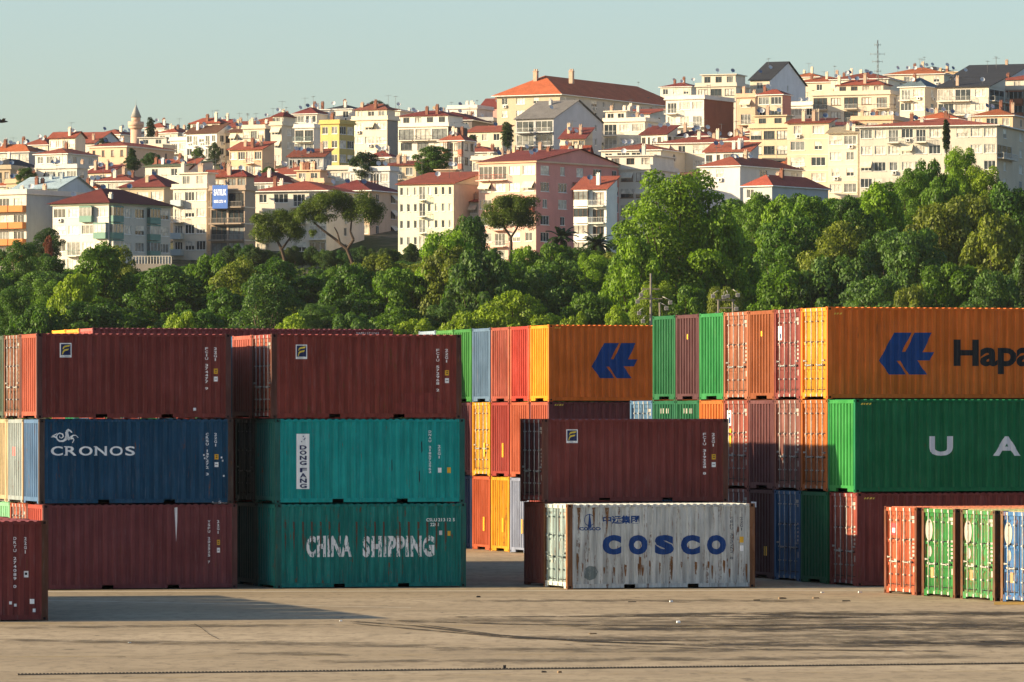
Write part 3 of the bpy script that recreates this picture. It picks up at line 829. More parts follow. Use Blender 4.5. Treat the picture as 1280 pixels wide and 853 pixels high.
for k, lst in GM.items():
    for i, (lab, colr, dr, ru, _) in enumerate(lst):
        P = g(k); colr = tuple(q_*0.72 for q_ in colr)
        cc = make_container(lab, P, TH, L40, HC, tier(HC, i), colr, gG, doors=dr, rust=ru, stick=(k+i) if dr and not (k == 1) else 0)
        if k in (6, 7) and i == 1:
            inst(cached('codebar', lambda: rects_mesh([(-0.45+0.17*q, -0.36+0.17*q, 2.45, 2.62) for q in range(6)], 0.018, 'lettering')), 'lettering', M_OFF, cc, (-L40/2, 0, 0))['kind'] = 'stuff'
        if k == 4 and i == 1:
            inst(cached('sg1', lambda: rects_mesh([(0.62,1.0,2.05,2.55)], 0.008, 'placard')), 'placard', M_WHITE, cc, (-L40/2+0.04, 0, 0)); inst(cached('sg2', lambda: rects_mesh([(0.66,0.90,2.12,2.32)], 0.006, 'emblem')), 'emblem', M_BLUE, cc, (-L40/2+0.04, 0, 0))
            inst(cached('sg3', lambda: rects_mesh([(0.62,0.96,1.35,1.95)], 0.007, 'placard')), 'placard', M_YEL, cc, (-L40/2+0.04, 0, 0))
        if k == 2 and i == 2:
            inst(cached('sg4', lambda: rects_mesh([(0.66,0.98,1.90,2.35)], 0.008, 'placard')), 'placard', M_WHITE, cc, (-L40/2+0.04, 0, 0)); inst(cached('sg5', lambda: rects_mesh([(0.70,0.90,1.95,2.12)], 0.006, 'emblem')), 'emblem', M_BLUE, cc, (-L40/2+0.04, 0, 0))
        if k in (3, 6) and i == 2:
            inst(cached('ymark', lambda: rects_mesh([(-0.05,0.08,2.05,2.22)], 0.016, 'sticker')), 'sticker', M_YEL, cc, (-L40/2, 0, 0))
        if k == 3 and i == 0:
            inst(cached('splat', lambda: rects_mesh([(0.50,1.0,2.30,2.48)], 0.012, 'sticker')), 'sticker', M_WHITE, cc, (-L40/2, 0, 0))
            inst(cached('ylab', lambda: rects_mesh([(-0.50,-0.22,0.75,1.05)], 0.016, 'sticker')), 'sticker', M_YEL, cc, (-L40/2, 0, 0))

# --- centre-back block (D)
gD = 'containers in the far block behind the middle'
PD = (1.389, 205.3)
def d(k): return at(PD, TH, k, 2.56)
DM = {0: [('brown container on the ground at the right of the far middle block', BROWN, False), ('long maroon container with salmon-lit ribbed end under the far orange one', (0.125,0.032,0.030), False), ('far orange container with large blue arrow-like emblem and yellow-lit ribbed end', ORANGE, False)],
      1: [('pale grey-blue ribbed container on the ground beside the middle low stack', (0.19,0.22,0.31), False), ('salmon ribbed container left of the long maroon one, middle tier', (0.34,0.075,0.032), False), ('bright red ribbed container, top tier next to the yellow-lit end', (0.36,0.035,0.020), False)],
      2: [('bright yellow ribbed container on the ground with rust patches', (0.55,0.25,0.008), False), ('crimson ribbed container, middle tier beside the yellow doors', (0.24,0.030,0.022), False), ('faded brick-red scuffed ribbed container, top tier beside the blue one', (0.28,0.060,0.038), False)],
      3: [('orange-red ribbed container on the ground beside the yellow one', (0.33,0.062,0.020), False), ('yellow container with closed barred doors half in shadow', (0.52,0.24,0.010), True), ('grey-blue ribbed container, top tier between green and brick-red', (0.085,0.15,0.24), False)],
      4: [('navy ribbed container on the ground in the gap between the stacks', (0.012,0.030,0.085), False), ('plum-brown shaded container in the middle tier beside the teal stack', (0.12,0.035,0.040), False), ('green ribbed container crossed by a diagonal shadow, top tier', (0.035,0.18,0.035), False)],
      5: [('brown container on the ground, sixth row of the far block', BROWN2, False), ('orange container of the sixth row of the far block, middle tier', SALMON, False), ('light green container peeping over the maroon roof, second green end from the left', (0.07,0.23,0.05), False)],
      6: [('blue container on the ground, last row of the far block', NAVY, False), ('brown container of the last row of the far block, middle tier', BROWN2, False), ('pale blue container end peeping over the maroon roof at its right end', (0.25,0.33,0.42), False)]}
for k, lst in DM.items():
    for i, (lab, colr, dr) in enumerate(lst):
        ec = {(0, 2): SUNLIT_ORANGE, (0, 1): SALMON}.get((k, i))  # ends of the orange and maroon boxes painted in sunlit tints
        if k > 0: colr = tuple(q_*0.74 for q_ in colr)
        cc = make_container(lab, d(k), TH, L40, HC, tier(HC, i), colr, gD, doors=dr, rust=0.35 if (k, i) in ((2,2),(2,0)) else 0.12, endc=ec, postc=(0.30,0.075,0.04) if i == 2 and k in (1,2) else None)
        if (k, i) == (0, 2): hl_emblem(cc, 740, 429, 797.2, 473); hazard_marks(cc, 693, 408.5, 3, 2.6)
        if (k, i) == (0, 1): hazard_marks(cc, 693, 505, 4, 3.0)
        if i < 2 and k in (1, 2, 3): inst(cached('yl2', lambda: rects_mesh([(-0.42,-0.20,0.75,1.30)], 0.016, 'sticker')), 'sticker', M_YEL, cc, (-L40/2, 0, 0))

# --- far-left long container row (E)
gE = 'containers in the far block behind the left stacks'
PE = (-16.38, 212.6)
EM = {0: [('long maroon container on the ground behind the left stacks', BROWN2), ('long brown container in the middle tier behind the left stacks', BROWN), ('long maroon roofline container seen over the left stacks with small white code', (0.13,0.032,0.036))],
      1: [('brown container on the ground, second row behind the left stacks', BROWN), ('green container, second row middle tier behind the left stacks', DGREEN), ('orange container end peeping over the left stack beside the pink-lit end', (0.60,0.22,0.03))],
      2: [('blue container on the ground, third row behind the left stacks', NAVY), ('brown container, third row middle tier behind the left stacks', BROWN2), ('yellow container end peeping over the left stack, leftmost of the far ends', (0.68,0.32,0.02))]}
for k, lst in EM.items():
    for i, (lab, colr) in enumerate(lst):
        cc = make_container(lab, at(PE, TH, k, 2.56), TH, L40, HC, tier(HC, i), colr, gE, rust=0.1, endc=(0.36,0.085,0.075) if (k, i) == (0, 2) else None)  # top front end painted pinker, sunlight put into its maroon
        if (k, i) == (0, 2): side_text(cc, 'HAMU 571574 8', 446, 474, 418.2, 415.4, M_SILVER, 0.0); hazard_marks(cc, 482, 412, 3, 3.0)

# --- right foreground row (H)
gH = 'containers with doors in the low row at the right'
PH = (11.91, 160.2)
HM = [('orange-red container with scuffed barred doors, first of the low right row', (0.40,0.080,0.030), 0.5, (0.12,0.035,0.02)),
      ('bright green container with barred doors beside the orange-red one', LGREEN, 0.42, (0.10,0.04,0.02)),
      ('green container with peeling barred doors beside the blue one', (0.045,0.25,0.075), 0.6, (0.08,0.05,0.03)),
      ('blue container with barred doors cut by the right edge of the photograph', (0.040,0.145,0.34), 0.5, (0.14,0.08,0.04)),
      ('brown container beyond the right edge of the low row', BROWN, 0.3, BROWN)]
def roundel(r=0.26):
    mb = MB(); mb.poly([(0, -r*math.cos(a*math.pi/8), r*1.25*math.sin(a*math.pi/8)) for a in range(16)]); return mb.mesh('emblem')
for k, (lab, colr, ru, pc) in enumerate(HM):
    P = (PH[0]+k*0.93, PH[1]-k*2.55); colr = tuple(q_*0.78 for q_ in colr)
    cc = make_container(lab, P, 19.0, L20, STD, 0, (0.075,0.022,0.016) if k in (0,) else ((0.010,0.055,0.035) if k == 2 else (0.055,0.02,0.016) if k == 1 else colr), gH, doors=True, endc=colr, doorc=colr, postc=pc, rust=ru, stick=3+k, barc=plain('bright_bar', (0.42, 0.40, 0.35), 0.5, 0.3, 8), roofc=[(0.45,0.14,0.07),(0.40,0.20,0.09),(0.30,0.36,0.16),(0.36,0.30,0.14),BROWN][k])  # first three sides painted dark as in shade, roofs in sunlit tints
    if 1 <= k <= 3:
        inst(cached('rnd', lambda: roundel()), 'emblem', M_OFF, cc, (-L20/2+0.046, 0.78, 1.95)); inst(cached('rnd2', lambda: roundel(0.13)), 'emblem', M_OFF, cc, (-L20/2+0.046, 0.72, 1.32))
        inst(cached('tan', lambda: rects_mesh([(0.45,0.66,0.55,0.88)], 0.007, 'scuff')), 'scuff', plain('bare_patch', (0.38,0.22,0.10), 0.7), cc, (-L20/2+0.04, 0, 0))
    if k == 0:
        inst(cached('pk', lambda: rects_mesh([(0.45,0.78,1.75,2.1)], 0.007, 'placard')), 'placard', plain('red_label', (0.55,0.06,0.07), 0.6), cc, (-L20/2+0.04, 0, 0)); inst(cached('pk2', lambda: rects_mesh([(0.50,0.70,1.82,1.95)], 0.005, 'placard')), 'placard', M_WHITE, cc, (-L20/2+0.04, 0, 0))

# --- left foreground row (I): one in view, its row mates stand beyond the left edge and throw the long shadow
gI = 'containers in the foreground row at the left edge'
PIr = (-12.0, 140.7)      # near-right corner
cI, sI = math.cos(R(TH)), math.sin(R(TH))
for k in range(7):
    Pr = at(PIr, TH, k, 2.72)
    P = (Pr[0]-cI*L20, Pr[1]-sI*L20)
    lab = 'red-brown container with white code, nearest one, cut by the left edge' if k == 0 else 'row mate of the nearest red-brown container, standing beyond the left edge'
    cc = make_container(lab, P, TH, L20, STD, 0, (0.16,0.030,0.026) if k == 0 else (BROWN, NAVY, BROWN2, RED, TEAL2, BROWN)[k-1], gI, postc=(0.10,0.038,0.02), rust=0.18)
    if k == 0:
        code_stack(cc, 'DRYU 274089 0', 19, 671, 736, w=4.0); code_stack(cc, '22G1', 32, 671, 693, w=3.6); side_rect(cc, 30, 36, 714, 722, M_WHITE); side_rect(cc, 31.5, 34.5, 716, 719, M_BLACK, 'lettering', 0.006)
        for (a, b, w_) in ((11.5, 752, 3.4), (18, 755, 3.2), (37.5, 749, 5.5), (41, 761, 4)): side_rect(cc, a, a+w_, b, b+w_*1.1, M_WHITE)
# ------------------------------------------------------------------ hillside buildings
def wallmat(c, stain=0.3):
    key = ('wall', tuple(c), stain)
    if key in MC: return MC[key]
    s = NT('rendered_wall')
    co = s.coord('Object', (1,1,1), False); st = s.coord('Object', (1.0, 1.0, 0.18), False)
    n = s.noise(co, 0.35, 5); n2 = s.noise(st, 1.1, 6, 0.7)
    b = s.mix(s.ramp(n, 0.3, 0.7), tuple(x*0.9 for x in c), tuple(min(0.85, x*1.06) for x in c))
    b = s.mix(s.math('MULTIPLY', s.ramp(n2, 0.52, 0.75), stain), b, tuple(x*0.5 for x in c))
    MC[key] = s.fin(b, 0.85, 0, 0.2)
    return MC[key]
def roofmat(c):
    key = ('roof', tuple(c))
    if key in MC: return MC[key]
    s = NT('clay_tile_roof')
    co = s.coord('Object', (1,1,1), False)
    n = s.noise(co, 0.5, 5); n2 = s.noise(co, 4.0, 4)
    b = s.mix(s.ramp(n, 0.3, 0.7), tuple(x*0.7 for x in c), c)
    b = s.mix(s.math('MULTIPLY', s.ramp(n2, 0.5, 0.75), 0.6), b, tuple(min(1, x*1.5+0.02) for x in c))
    wv = s.n('ShaderNodeTexWave', wave_type='BANDS', bands_direction='X'); s.l(co, wv.inputs['Vector']); wv.inputs['Scale'].default_value = 1.3; wv.inputs['Distortion'].default_value = 0.6
    s.bump(wv.outputs['Fac'], 0.6, 0.08)
    MC[key] = s.fin(b, 0.9, 0, 0.2)
    return MC[key]
GL_D = None
def glass(kind):
    key = ('glass', kind)
    if key in MC: return MC[key]
    s = NT('window_glass')
    n = s.noise(s.coord('Object'), 1.2, 2)
    c = {'d': (0.035, 0.045, 0.050), 'c': (0.50, 0.47, 0.40), 'b': (0.66, 0.62, 0.53), 'm': (0.20, 0.21, 0.20)}[kind]
    b = s.mix(s.ramp(n, 0.4, 0.6), tuple(x*0.6 for x in c), c)
    MC[key] = s.fin(b, 0.12 if kind in 'dm' else 0.35, 0, 0.5)
    return MC[key]
FR_W = plain('white_window_frame', (0.70, 0.69, 0.65), 0.6); FR_B = plain('brown_window_frame', (0.14, 0.075, 0.045), 0.6); FR_G = plain('grey_window_frame', (0.12, 0.12, 0.12), 0.5)
MT_RAIL = plain('painted_railing', (0.55, 0.54, 0.50), 0.6); MT_DISH = plain('satellite_dish_white', (0.55, 0.56, 0.56), 0.5); MT_DISHB = plain('satellite_dish_blue', (0.08, 0.13, 0.22), 0.5)
MT_CH = plain('chimney_render', (0.42, 0.30, 0.22), 0.9); MT_AC = plain('air_conditioner_white', (0.62, 0.61, 0.57), 0.6); MT_BRICK = plain('red_brick_wall', (0.20, 0.085, 0.055), 0.9, 0.3, 3.0)

def window_mesh(w, h, nm, kind):
    """origin at the bottom centre of the opening, facing -y"""
    mb = MB(); t = 0.07
    d = 0.12
    mb.quad((-w/2, d, 0), (w/2, d, 0), (w/2, d, h), (-w/2, d, h), 1)
    for a, b in ((-w/2, -w/2+t), (w/2-t, w/2)): mb.box(a, b, d-0.06, d-0.002, 0, h)
    for a, b in ((0, t), (h-t, h)): mb.box(-w/2+t, w/2-t, d-0.06, d-0.002, a, b)
    for k in range(1, nm):
        x = -w/2+w*k/nm; mb.box(x-t/2, x+t/2, d-0.05, d-0.002, t, h-t)
    if kind == 'shade':   # roller blind lowered half way
        mb.box(-w/2+t, w/2-t, d-0.09, d-0.062, h*0.45, h-0.01, 2)
    mb.box(-w/2-0.08, w/2+0.08, -0.10, 0.02, -0.09, -0.005)
    return mb.mesh('window', 3)
def awning_mesh(w):
    mb = MB(); mb.quad((-w/2, -0.02, 0), (-w/2, -0.9, -0.95), (w/2, -0.9, -0.95), (w/2, -0.02, 0)); mb.quad((-w/2, -0.9, -0.95), (-w/2, -0.9, -1.15), (w/2, -0.9, -1.15), (w/2, -0.9, -0.95)); mb.box(-w/2, w/2, -0.06, 0.0, -0.03, 0.05)
    return mb.mesh('awning')
def balcony_mesh(w):
    mb = MB(); mb.box(-w/2, w/2, -1.15, -0.003, -0.16, 0.0); return mb.mesh('balcony')
def railing_mesh(w, solid):
    mb = MB(); h = 0.95
    if solid:
        mb.box(-w/2, w/2, -1.15, -1.08, 0.003, h); mb.box(-w/2, -w/2+0.06, -1.08, -0.01, 0.003, h); mb.box(w/2-0.06, w/2, -1.08, -0.01, 0.003, h)
    else:
        mb.box(-w/2, w/2, -1.14, -1.09, h-0.05, h); mb.box(-w/2, w/2, -1.14, -1.09, 0.08, 0.12)
        n = max(4, int(w/0.28))
        for i in range(n+1):
            x = -w/2+w*i/n*0.99; mb.box(x, x+0.035, -1.13, -1.10, 0.003, h-0.05)
        for x in (-w/2, w/2-0.05):
            mb.box(x, x+0.05, -1.09, -0.01, h-0.05, h)
    return mb.mesh('railing')
def bay_mesh(w, h):
    mb = MB(); d = 0.75
    mb.box(-w/2, w/2, -d, -0.003, -0.14, 0.95)
    mb.box(-w/2, w/2, -d, -0.003, h-0.22, h+0.02)
    mb.quad((-w/2+0.06, -d+0.06, 0.95), (w/2-0.06, -d+0.06, 0.95), (w/2-0.06, -d+0.06, h-0.22), (-w/2+0.06, -d+0.06, h-0.22), 1)
    for x in (-w/2+0.06, w/2-0.06): mb.quad((x, -0.01, 0.95), (x, -d+0.06, 0.95), (x, -d+0.06, h-0.22), (x, -0.01, h-0.22), 1)
    n = max(2, round(w/0.9))
    for k in range(n+1):
        x = -w/2+0.03+(w-0.06)*k/n; mb.box(x-0.035, x+0.035, -d+0.01, -d+0.055, 0.95, h-0.22, 2)
    return mb.mesh('bay_window', 3)
def ac_mesh():
    mb = MB(); mb.box(-0.42, 0.42, -0.38, -0.03, 0, 0.58)
    mb.poly([(0.1+0.22*math.cos(a*math.pi/5), -0.385, 0.29+0.22*math.sin(a*math.pi/5)) for a in range(10)][::-1], 1); mb.box(-0.4, 0.4, -0.3, -0.003, -0.06, -0.002)
    return mb.mesh('air_conditioner', 2)
def dish_mesh():
    mb = MB(); n = 12
    # shallow bowl with a feed arm on a short mast
    rings = [(0.0, 0.0), (0.28, 0.04), (0.50, 0.14)]
    c = Vector((0, 0, 1.15)); ax = Vector((0.25, -0.85, 0.45)).normalized(); u = ax.orthogonal().normalized(); v = ax.cross(u)
    base = len(mb.v)
    for r, h in rings[1:]:
        for i in range(n):
            t = 2*math.pi*i/n; mb.v.append(tuple(c+ax*h+u*(r*math.cos(t))+v*(r*math.sin(t))))
    mb.v.append(tuple(c)); ci = len(mb.v)-1
    for i in range(n):
        j = (i+1) % n
        mb.f.append((ci, base+i, base+j)); mb.m.append(0); mb.smooth.append(True)
        mb.f.append((base+i, base+n+i, base+n+j, base+j)); mb.m.append(0); mb.smooth.append(True)
    mb.tube((0, 0.06, 0), (0, 0.06, 1.1), 0.035, n=5, mi=1); mb.tube(tuple(c-v*0.45+ax*0.1), tuple(c+ax*0.5), 0.02, n=4, mi=1); mb.tube(tuple(c+ax*0.45), tuple(c+ax*0.58), 0.05, n=5, mi=1)
    return mb.mesh('satellite_dish', 2)
def chimney_mesh(h):
    mb = MB(); mb.box(-0.3, 0.3, -0.28, 0.28, 0, h); mb.box(-0.36, 0.36, -0.34, 0.34, h, h+0.10)
    for x in (-0.25, 0.1): mb.box(x, x+0.18, -0.12, 0.12, h+0.12, h+0.42)
    return mb.mesh('chimney')
def antenna_mesh():
    mb = MB(); mb.tube((0,0,0), (0,0,3.2), 0.035, n=4); mb.tube((-0.9,0,3.0), (0.9,0,3.0), 0.03, n=4)
    for i in range(6): x = -0.85+i*0.32; mb.tube((x,-0.3,3.0), (x,0.3,3.0), 0.02, n=3)
    return mb.mesh('roof_antenna')

def holes_wall(mb, W_, zb, zt, holes, T, dep=0.25, mi=0):
    """wall rectangle x 0..W_ with rectangular openings and their reveals; T maps (x, depth, z) to local space"""
    xs = sorted(set([0.0, W_]+[round(h[0], 3) for h in holes]+[round(h[1], 3) for h in holes]))
    zs = sorted(set([zb, zt]+[round(h[2], 3) for h in holes]+[round(h[3], 3) for h in holes]))
    for i in range(len(zs)-1):
        za, zc = zs[i], zs[i+1]
        if zc-za < 1e-4: continue
        run = None
        for j in range(len(xs)-1):
            xa, xc = xs[j], xs[j+1]; mx, mz = (xa+xc)/2, (za+zc)/2
            hole = any(h[0] < mx < h[1] and h[2] < mz < h[3] for h in holes)
            if hole:
                if run is not None: mb.quad(T(run,0,za), T(xa,0,za), T(xa,0,zc), T(run,0,zc), mi); run = None
            elif run is None: run = xa
        if run is not None: mb.quad(T(run,0,za), T(xs[-1],0,za), T(xs[-1],0,zc), T(run,0,zc), mi)
    for (xa, xb, za, zc) in holes:
        mb.quad(T(xa,0,za), T(xb,0,za), T(xb,dep,za), T(xa,dep,za), mi); mb.quad(T(xa,0,zc), T(xa,dep,zc), T(xb,dep,zc), T(xb,0,zc), mi)
        mb.quad(T(xa,0,za), T(xa,dep,za), T(xa,dep,zc), T(xa,0,zc), mi); mb.quad(T(xb,0,za), T(xb,0,zc), T(xb,dep,zc), T(xb,dep,za), mi)

NB = [0]
def building(label, Y, xl, xc, xr, ye, yb, wall, alpha=27, roof='flat', rc=(0.26,0.06,0.035), front='w', side='w', fh=2.9, panel=None, rh=2.2, over=0.45, dep=None, cat='building', fr=None, pent=None, clutter=3, sidewall=None, group='houses and apartment blocks on the hillside', roofshift=0.0, name='apartment_building', cornice=None, band=None):
    rh = rh*0.78 if roof == 'hip' else rh
    NB[0] += 1; rg = random.Random(NB[0]*13+5)
    s_ = F/Y; a = R(alpha); ca, sa = math.cos(a), math.sin(a)
    Wl = max(2.5, (xc-xl)/s_/ca); Wr = max(4.0, (xr-xc)/s_/sa) if dep is None else dep
    cx = W(xc, Y); zt = ZP(ye, Y); zvis = ZP(yb, Y)
    # local frame: x along the left face (corner at x=Wl), y into depth
    rz = -a
    ux, uy = math.cos(rz), math.sin(rz)
    loc = (cx-ux*Wl, Y-uy*Wl)
    corners = [(loc[0]+ux*x-uy*y, loc[1]+uy*x+ux*y) for x, y in ((0,0),(Wl,0),(Wl,Wr),(0,Wr))]
    zb = min(zvis-0.5, min(terr(*c_) for c_ in corners)-1.0)
    t = empty(name, (loc[0], loc[1], zb), rz, label, cat, group)
    H = zt-zb; hv = zt-zvis
    nf = max(1, int(math.ceil(hv/fh-0.25))); nf = min(nf, max(1, int((H-0.2)/fh)))
    wk = rg.uniform(0.84, 1.10); wb_ = rg.uniform(0.86, 1.16); wall = (round(min(0.75, wall[0]*wk), 3), round(min(0.75, wall[1]*wk*(1+(wb_-1)*0.4)), 3), round(min(0.75, wall[2]*wk*wb_), 3))
    mw = wallmat(wall); mp = wallmat(panel) if panel else mw
    frm = fr or FR_W
    hf, hs = [], []; items = []
    def lay(width, pat, holes, face):
        pats = pat.split('|')
        for f in range(nf):
            z0 = H-(f+1)*fh; p = pats[min(f, len(pats)-1)] if len(pats) > 1 else pat
            n = len(p); bw = width/n
            for i, ch in enumerate(p):
                x = bw*(i+0.5)
                if ch == '.': continue
                if ch == 'w': ww, wh, zz = min(1.45, bw*0.6), 1.5, 0.85
                elif ch == 'n': ww, wh, zz = min(0.7, bw*0.45), 1.4, 0.9
                elif ch == 'W': ww, wh, zz = min(2.7, bw*0.84), 1.6, 0.8
                elif ch in 'bB': ww, wh, zz = min(2.3, bw*0.70), 2.2, 0.08
                elif ch == 's': ww, wh, zz = min(2.2, bw*0.78), 1.5, 0.85
                elif ch == 'A': ww, wh, zz = min(2.2, bw*0.78), 1.5, 0.85
                elif ch == 'g': ww, wh, zz = 0, 0, 0
                elif ch == 'D': ww, wh, zz = bw*0.90, 2.35, 0.08
                else: continue
                if ww > 0.3: holes.append((x-ww/2, x+ww/2, z0+zz, z0+zz+wh))
                items.append((face, x, z0, zz, ww, wh, ch, bw))
    lay(Wl, front, hf, 0); lay(Wr, side, hs, 1)
    mb = MB()
    holes_wall(mb, Wl, 0, H, hf, lambda x, d, z: (x, d, z))
    holes_wall(mb, Wr, 0, H, hs, lambda x, d, z: (Wl-d, x, z), mi=1)
    mb.quad((0,0,0),(0,0,H),(0,Wr,H),(0,Wr,0)); mb.quad((0,Wr,0),(0,Wr,H),(Wl,Wr,H),(Wl,Wr,0)); mb.quad((0,0,H-0.01),(Wl,0,H-0.01),(Wl,Wr,H-0.01),(0,Wr,H-0.01))
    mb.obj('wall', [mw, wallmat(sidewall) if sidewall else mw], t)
    for (face, x, z0, zz, ww, wh, ch, bw) in items:
        lo = (x, 0, z0) if face == 0 else (Wl, x, z0); rot = (0,0,0) if face == 0 else (0,0,math.pi/2)
        def put(me, nm, mats, dz=0.0, par=t, dd=(0,0)):
            return inst(me, nm, mats, par, (lo[0]+(dd[0] if face == 0 else 0), lo[1]+(0 if face == 0 else dd[0]), lo[2]+dz), rot)
        if ww > 0.3:
            gk = rg.choice('ddmcdb' if ch in 'wWn' else 'ddmc'); q = round(ww*5)/5
            gk = 'b' if ch == 's' else gk
            kind = 'shade' if (ch in 'wW' and rg.random() < 0.22) else ''
            nm = 1 if q < 0.8 else 2 if q < 1.5 else 3
            me = cached(('win', round(ww, 2), wh, nm, kind), lambda: window_mesh(ww, wh, nm, kind))
            put(me, 'window', [frm, glass(gk), glass('b')], zz)
            if ch == 'A':
                put(cached(('awn', round(ww, 1)), lambda: awning_mesh(round(ww, 1)+0.2)), 'awning', plain('cream_awning', (0.62, 0.55, 0.42), 0.8), zz+wh+0.15)
            if ch in 'wW' and rg.random() < 0.16: put(cached('ac', ac_mesh), 'air_conditioner', [MT_AC, M_DARK], zz-0.72, dd=(0.1, 0))
        if ch in 'bB':
            bwid = round(min(bw*0.94, ww+1.0), 1)
            b_ = put(cached(('bal', bwid), lambda: balcony_mesh(bwid)), 'balcony', mp if ch == 'B' else mw, 0.0)
            inst(cached(('rl', bwid, ch), lambda: railing_mesh(bwid, ch == 'B')), 'railing', mp if ch == 'B' else MT_RAIL, b_)
        if ch == 'g':
            bwid = round(bw*0.86, 1)
            put(cached(('bay', bwid), lambda: bay_mesh(bwid, 2.6)), 'bay_window', [mp, glass(rg.choice('dmc')), frm], 0.1)
        if ch == 'D':
            bwid = round(bw*0.92, 1)
            b_ = put(cached(('balD', bwid), lambda: balcony_mesh(bwid)), 'balcony', mw, 0.0)
            inst(cached(('rlD', bwid), lambda: railing_mesh(bwid, False)), 'railing', mp if panel else MT_RAIL, b_)
    # floor bands
    if cornice is not None or roof == 'flat':
        mc = wallmat(cornice) if cornice else mw
        mb = MB(); o_ = 0.35; mb.box(-o_, Wl+o_, -o_, Wr+o_, H+0.003, H+0.30); mb.obj('cornice', mc, t)
    if band:
        for f in range(1, nf+1):
            mb = MB(); z = H-f*fh; mb.box(-0.05, Wl+0.06, -0.06, Wr, z-0.14, z+0.02); mb.obj('floor_band', wallmat(band), t)
    kf = rg.choice((0.72, 0.9, 1.0, 1.1)); kg = rg.uniform(0.9, 1.15)
    if roof != 'flat' and max(rc) > 0.1: rc = (round(rc[0]*kf, 3), round(rc[1]*kf*kg, 3), round(rc[2]*kf*kg, 3))
    mr = roofmat(rc)
    o_ = over; zc = H+0.31 if (cornice is not None or roof == 'flat') else H+0.004
    if roof == 'flat':
        mb = MB(); tk = 0.15; ph = 0.6
        mb.box(-0.2, Wl+0.2, -0.2, -0.2+tk, zc, zc+ph); mb.box(-0.2, Wl+0.2, Wr+0.2-tk, Wr+0.2, zc, zc+ph); mb.box(-0.2, -0.2+tk, -0.2+tk, Wr+0.2-tk, zc, zc+ph); mb.box(Wl+0.2-tk, Wl+0.2, -0.2+tk, Wr+0.2-tk, zc, zc+ph)
        mb.obj('parapet', mw, t)
    elif roof == 'hip':
        k = min(Wl, Wr)/2+o_
        x0, x1, y0, y1 = -o_, Wl+o_, -o_, Wr+o_
        if Wl >= Wr: A, B = (x0+k, (y0+y1)/2, zc+rh), (x1-k, (y0+y1)/2, zc+rh)
        else: A, B = ((x0+x1)/2, y0+k, zc+rh), ((x0+x1)/2, y1-k, zc+rh)
        mb = MB(); P = [(x0,y0,zc),(x1,y0,zc),(x1,y1,zc),(x0,y1,zc)]
        if Wl >= Wr: mb.poly([P[0],P[1],B,A]); mb.poly([P[1],P[2],B]); mb.poly([P[2],P[3],A,B]); mb.poly([P[3],P[0],A])
        else: mb.poly([P[0],P[1],A]); mb.poly([P[1],P[2],B,A]); mb.poly([P[2],P[3],B]); mb.poly([P[3],P[0],A,B])
        mb.obj('roof', mr, t)
        mb = MB(); mb.box(x0, x1, y0, y1, zc-0.16 if cornice is None else zc-0.006, zc-0.004) if cornice is None else None
        if cornice is None: mb.obj('eaves', FR_W, t)
    elif roof in ('gable', 'gabley'):
        x0, x1, y0, y1 = -o_, Wl+o_, -o_, Wr+o_; mb = MB(); mg = MB(); th = 0.12
        if roof == 'gable':   # ridge along x
            ym = (y0+y1)/2
            for e in (0, th):
                mb.quad((x0,y0,zc-e),(x1,y0,zc-e),(x1,ym,zc+rh-e),(x0,ym,zc+rh-e)); mb.quad((x0,ym,zc+rh-e),(x1,ym,zc+rh-e),(x1,y1,zc-e),(x0,y1,zc-e))
            for x in (0.0, Wl): mg.poly([(x,0,zc),(x,Wr,zc),(x,Wr/2,zc+rh*Wr/(Wr+2*o_))])
        else:
            xm = (x0+x1)/2
            for e in (0, th):
                mb.quad((x0,y0,zc-e),(xm,y0,zc+rh-e),(xm,y1,zc+rh-e),(x0,y1,zc-e)); mb.quad((xm,y0,zc+rh-e),(x1,y0,zc-e),(x1,y1,zc-e),(xm,y1,zc+rh-e))
            for y in (0.0, Wr): mg.poly([(0,y,zc),(Wl,y,zc),(Wl/2,y,zc+rh*Wl/(Wl+2*o_))])
        mb.obj('roof', mr, t); mg.obj('gable_wall', wallmat(sidewall) if sidewall else mw, t)
    elif roof in ('shed', 'shedr'):
        x0, x1, y0, y1 = -o_, Wl+o_, -o_, Wr+o_; mb = MB(); mg = MB()
        if roof == 'shed':    # rises to the back
            mb.quad((x0,y0,zc),(x1,y0,zc),(x1,y1,zc+rh),(x0,y1,zc+rh)); mb.quad((x0,y0,zc-0.14),(x0,y1,zc+rh-0.14),(x1,y1,zc+rh-0.14),(x1,y0,zc-0.14)); mb.quad((x0,y0,zc-0.14),(x1,y0,zc-0.14),(x1,y0,zc),(x0,y0,zc)); mb.quad((x1,y0,zc-0.14),(x1,y1,zc+rh-0.14),(x1,y1,zc+rh),(x1,y0,zc))
            for x in (0.0, Wl): mg.poly([(x,0,zc-0.15),(x,Wr,zc-0.15),(x,Wr,zc+rh*0.95-0.15)])
            mg.quad((0,Wr,zc-0.15),(Wl,Wr,zc-0.15),(Wl,Wr,zc+rh*0.95-0.15),(0,Wr,zc+rh*0.95-0.15))
        else:                 # rises to the left
            mb.quad((x0,y0,zc+rh),(x1,y0,zc),(x1,y1,zc),(x0,y1,zc+rh)); mg.poly([(0,0,zc),(Wl,0,zc),(0,0,zc+rh*0.95)]); mg.poly([(0,Wr,zc),(Wl,Wr,zc),(0,Wr,zc+rh*0.95)]); mg.quad((0,0,zc),(0,Wr,zc),(0,Wr,zc+rh*0.95),(0,0,zc+rh*0.95))
        mb.obj('roof', mr, t); mg.obj('gable_wall', mw, t)
    ztop = zc
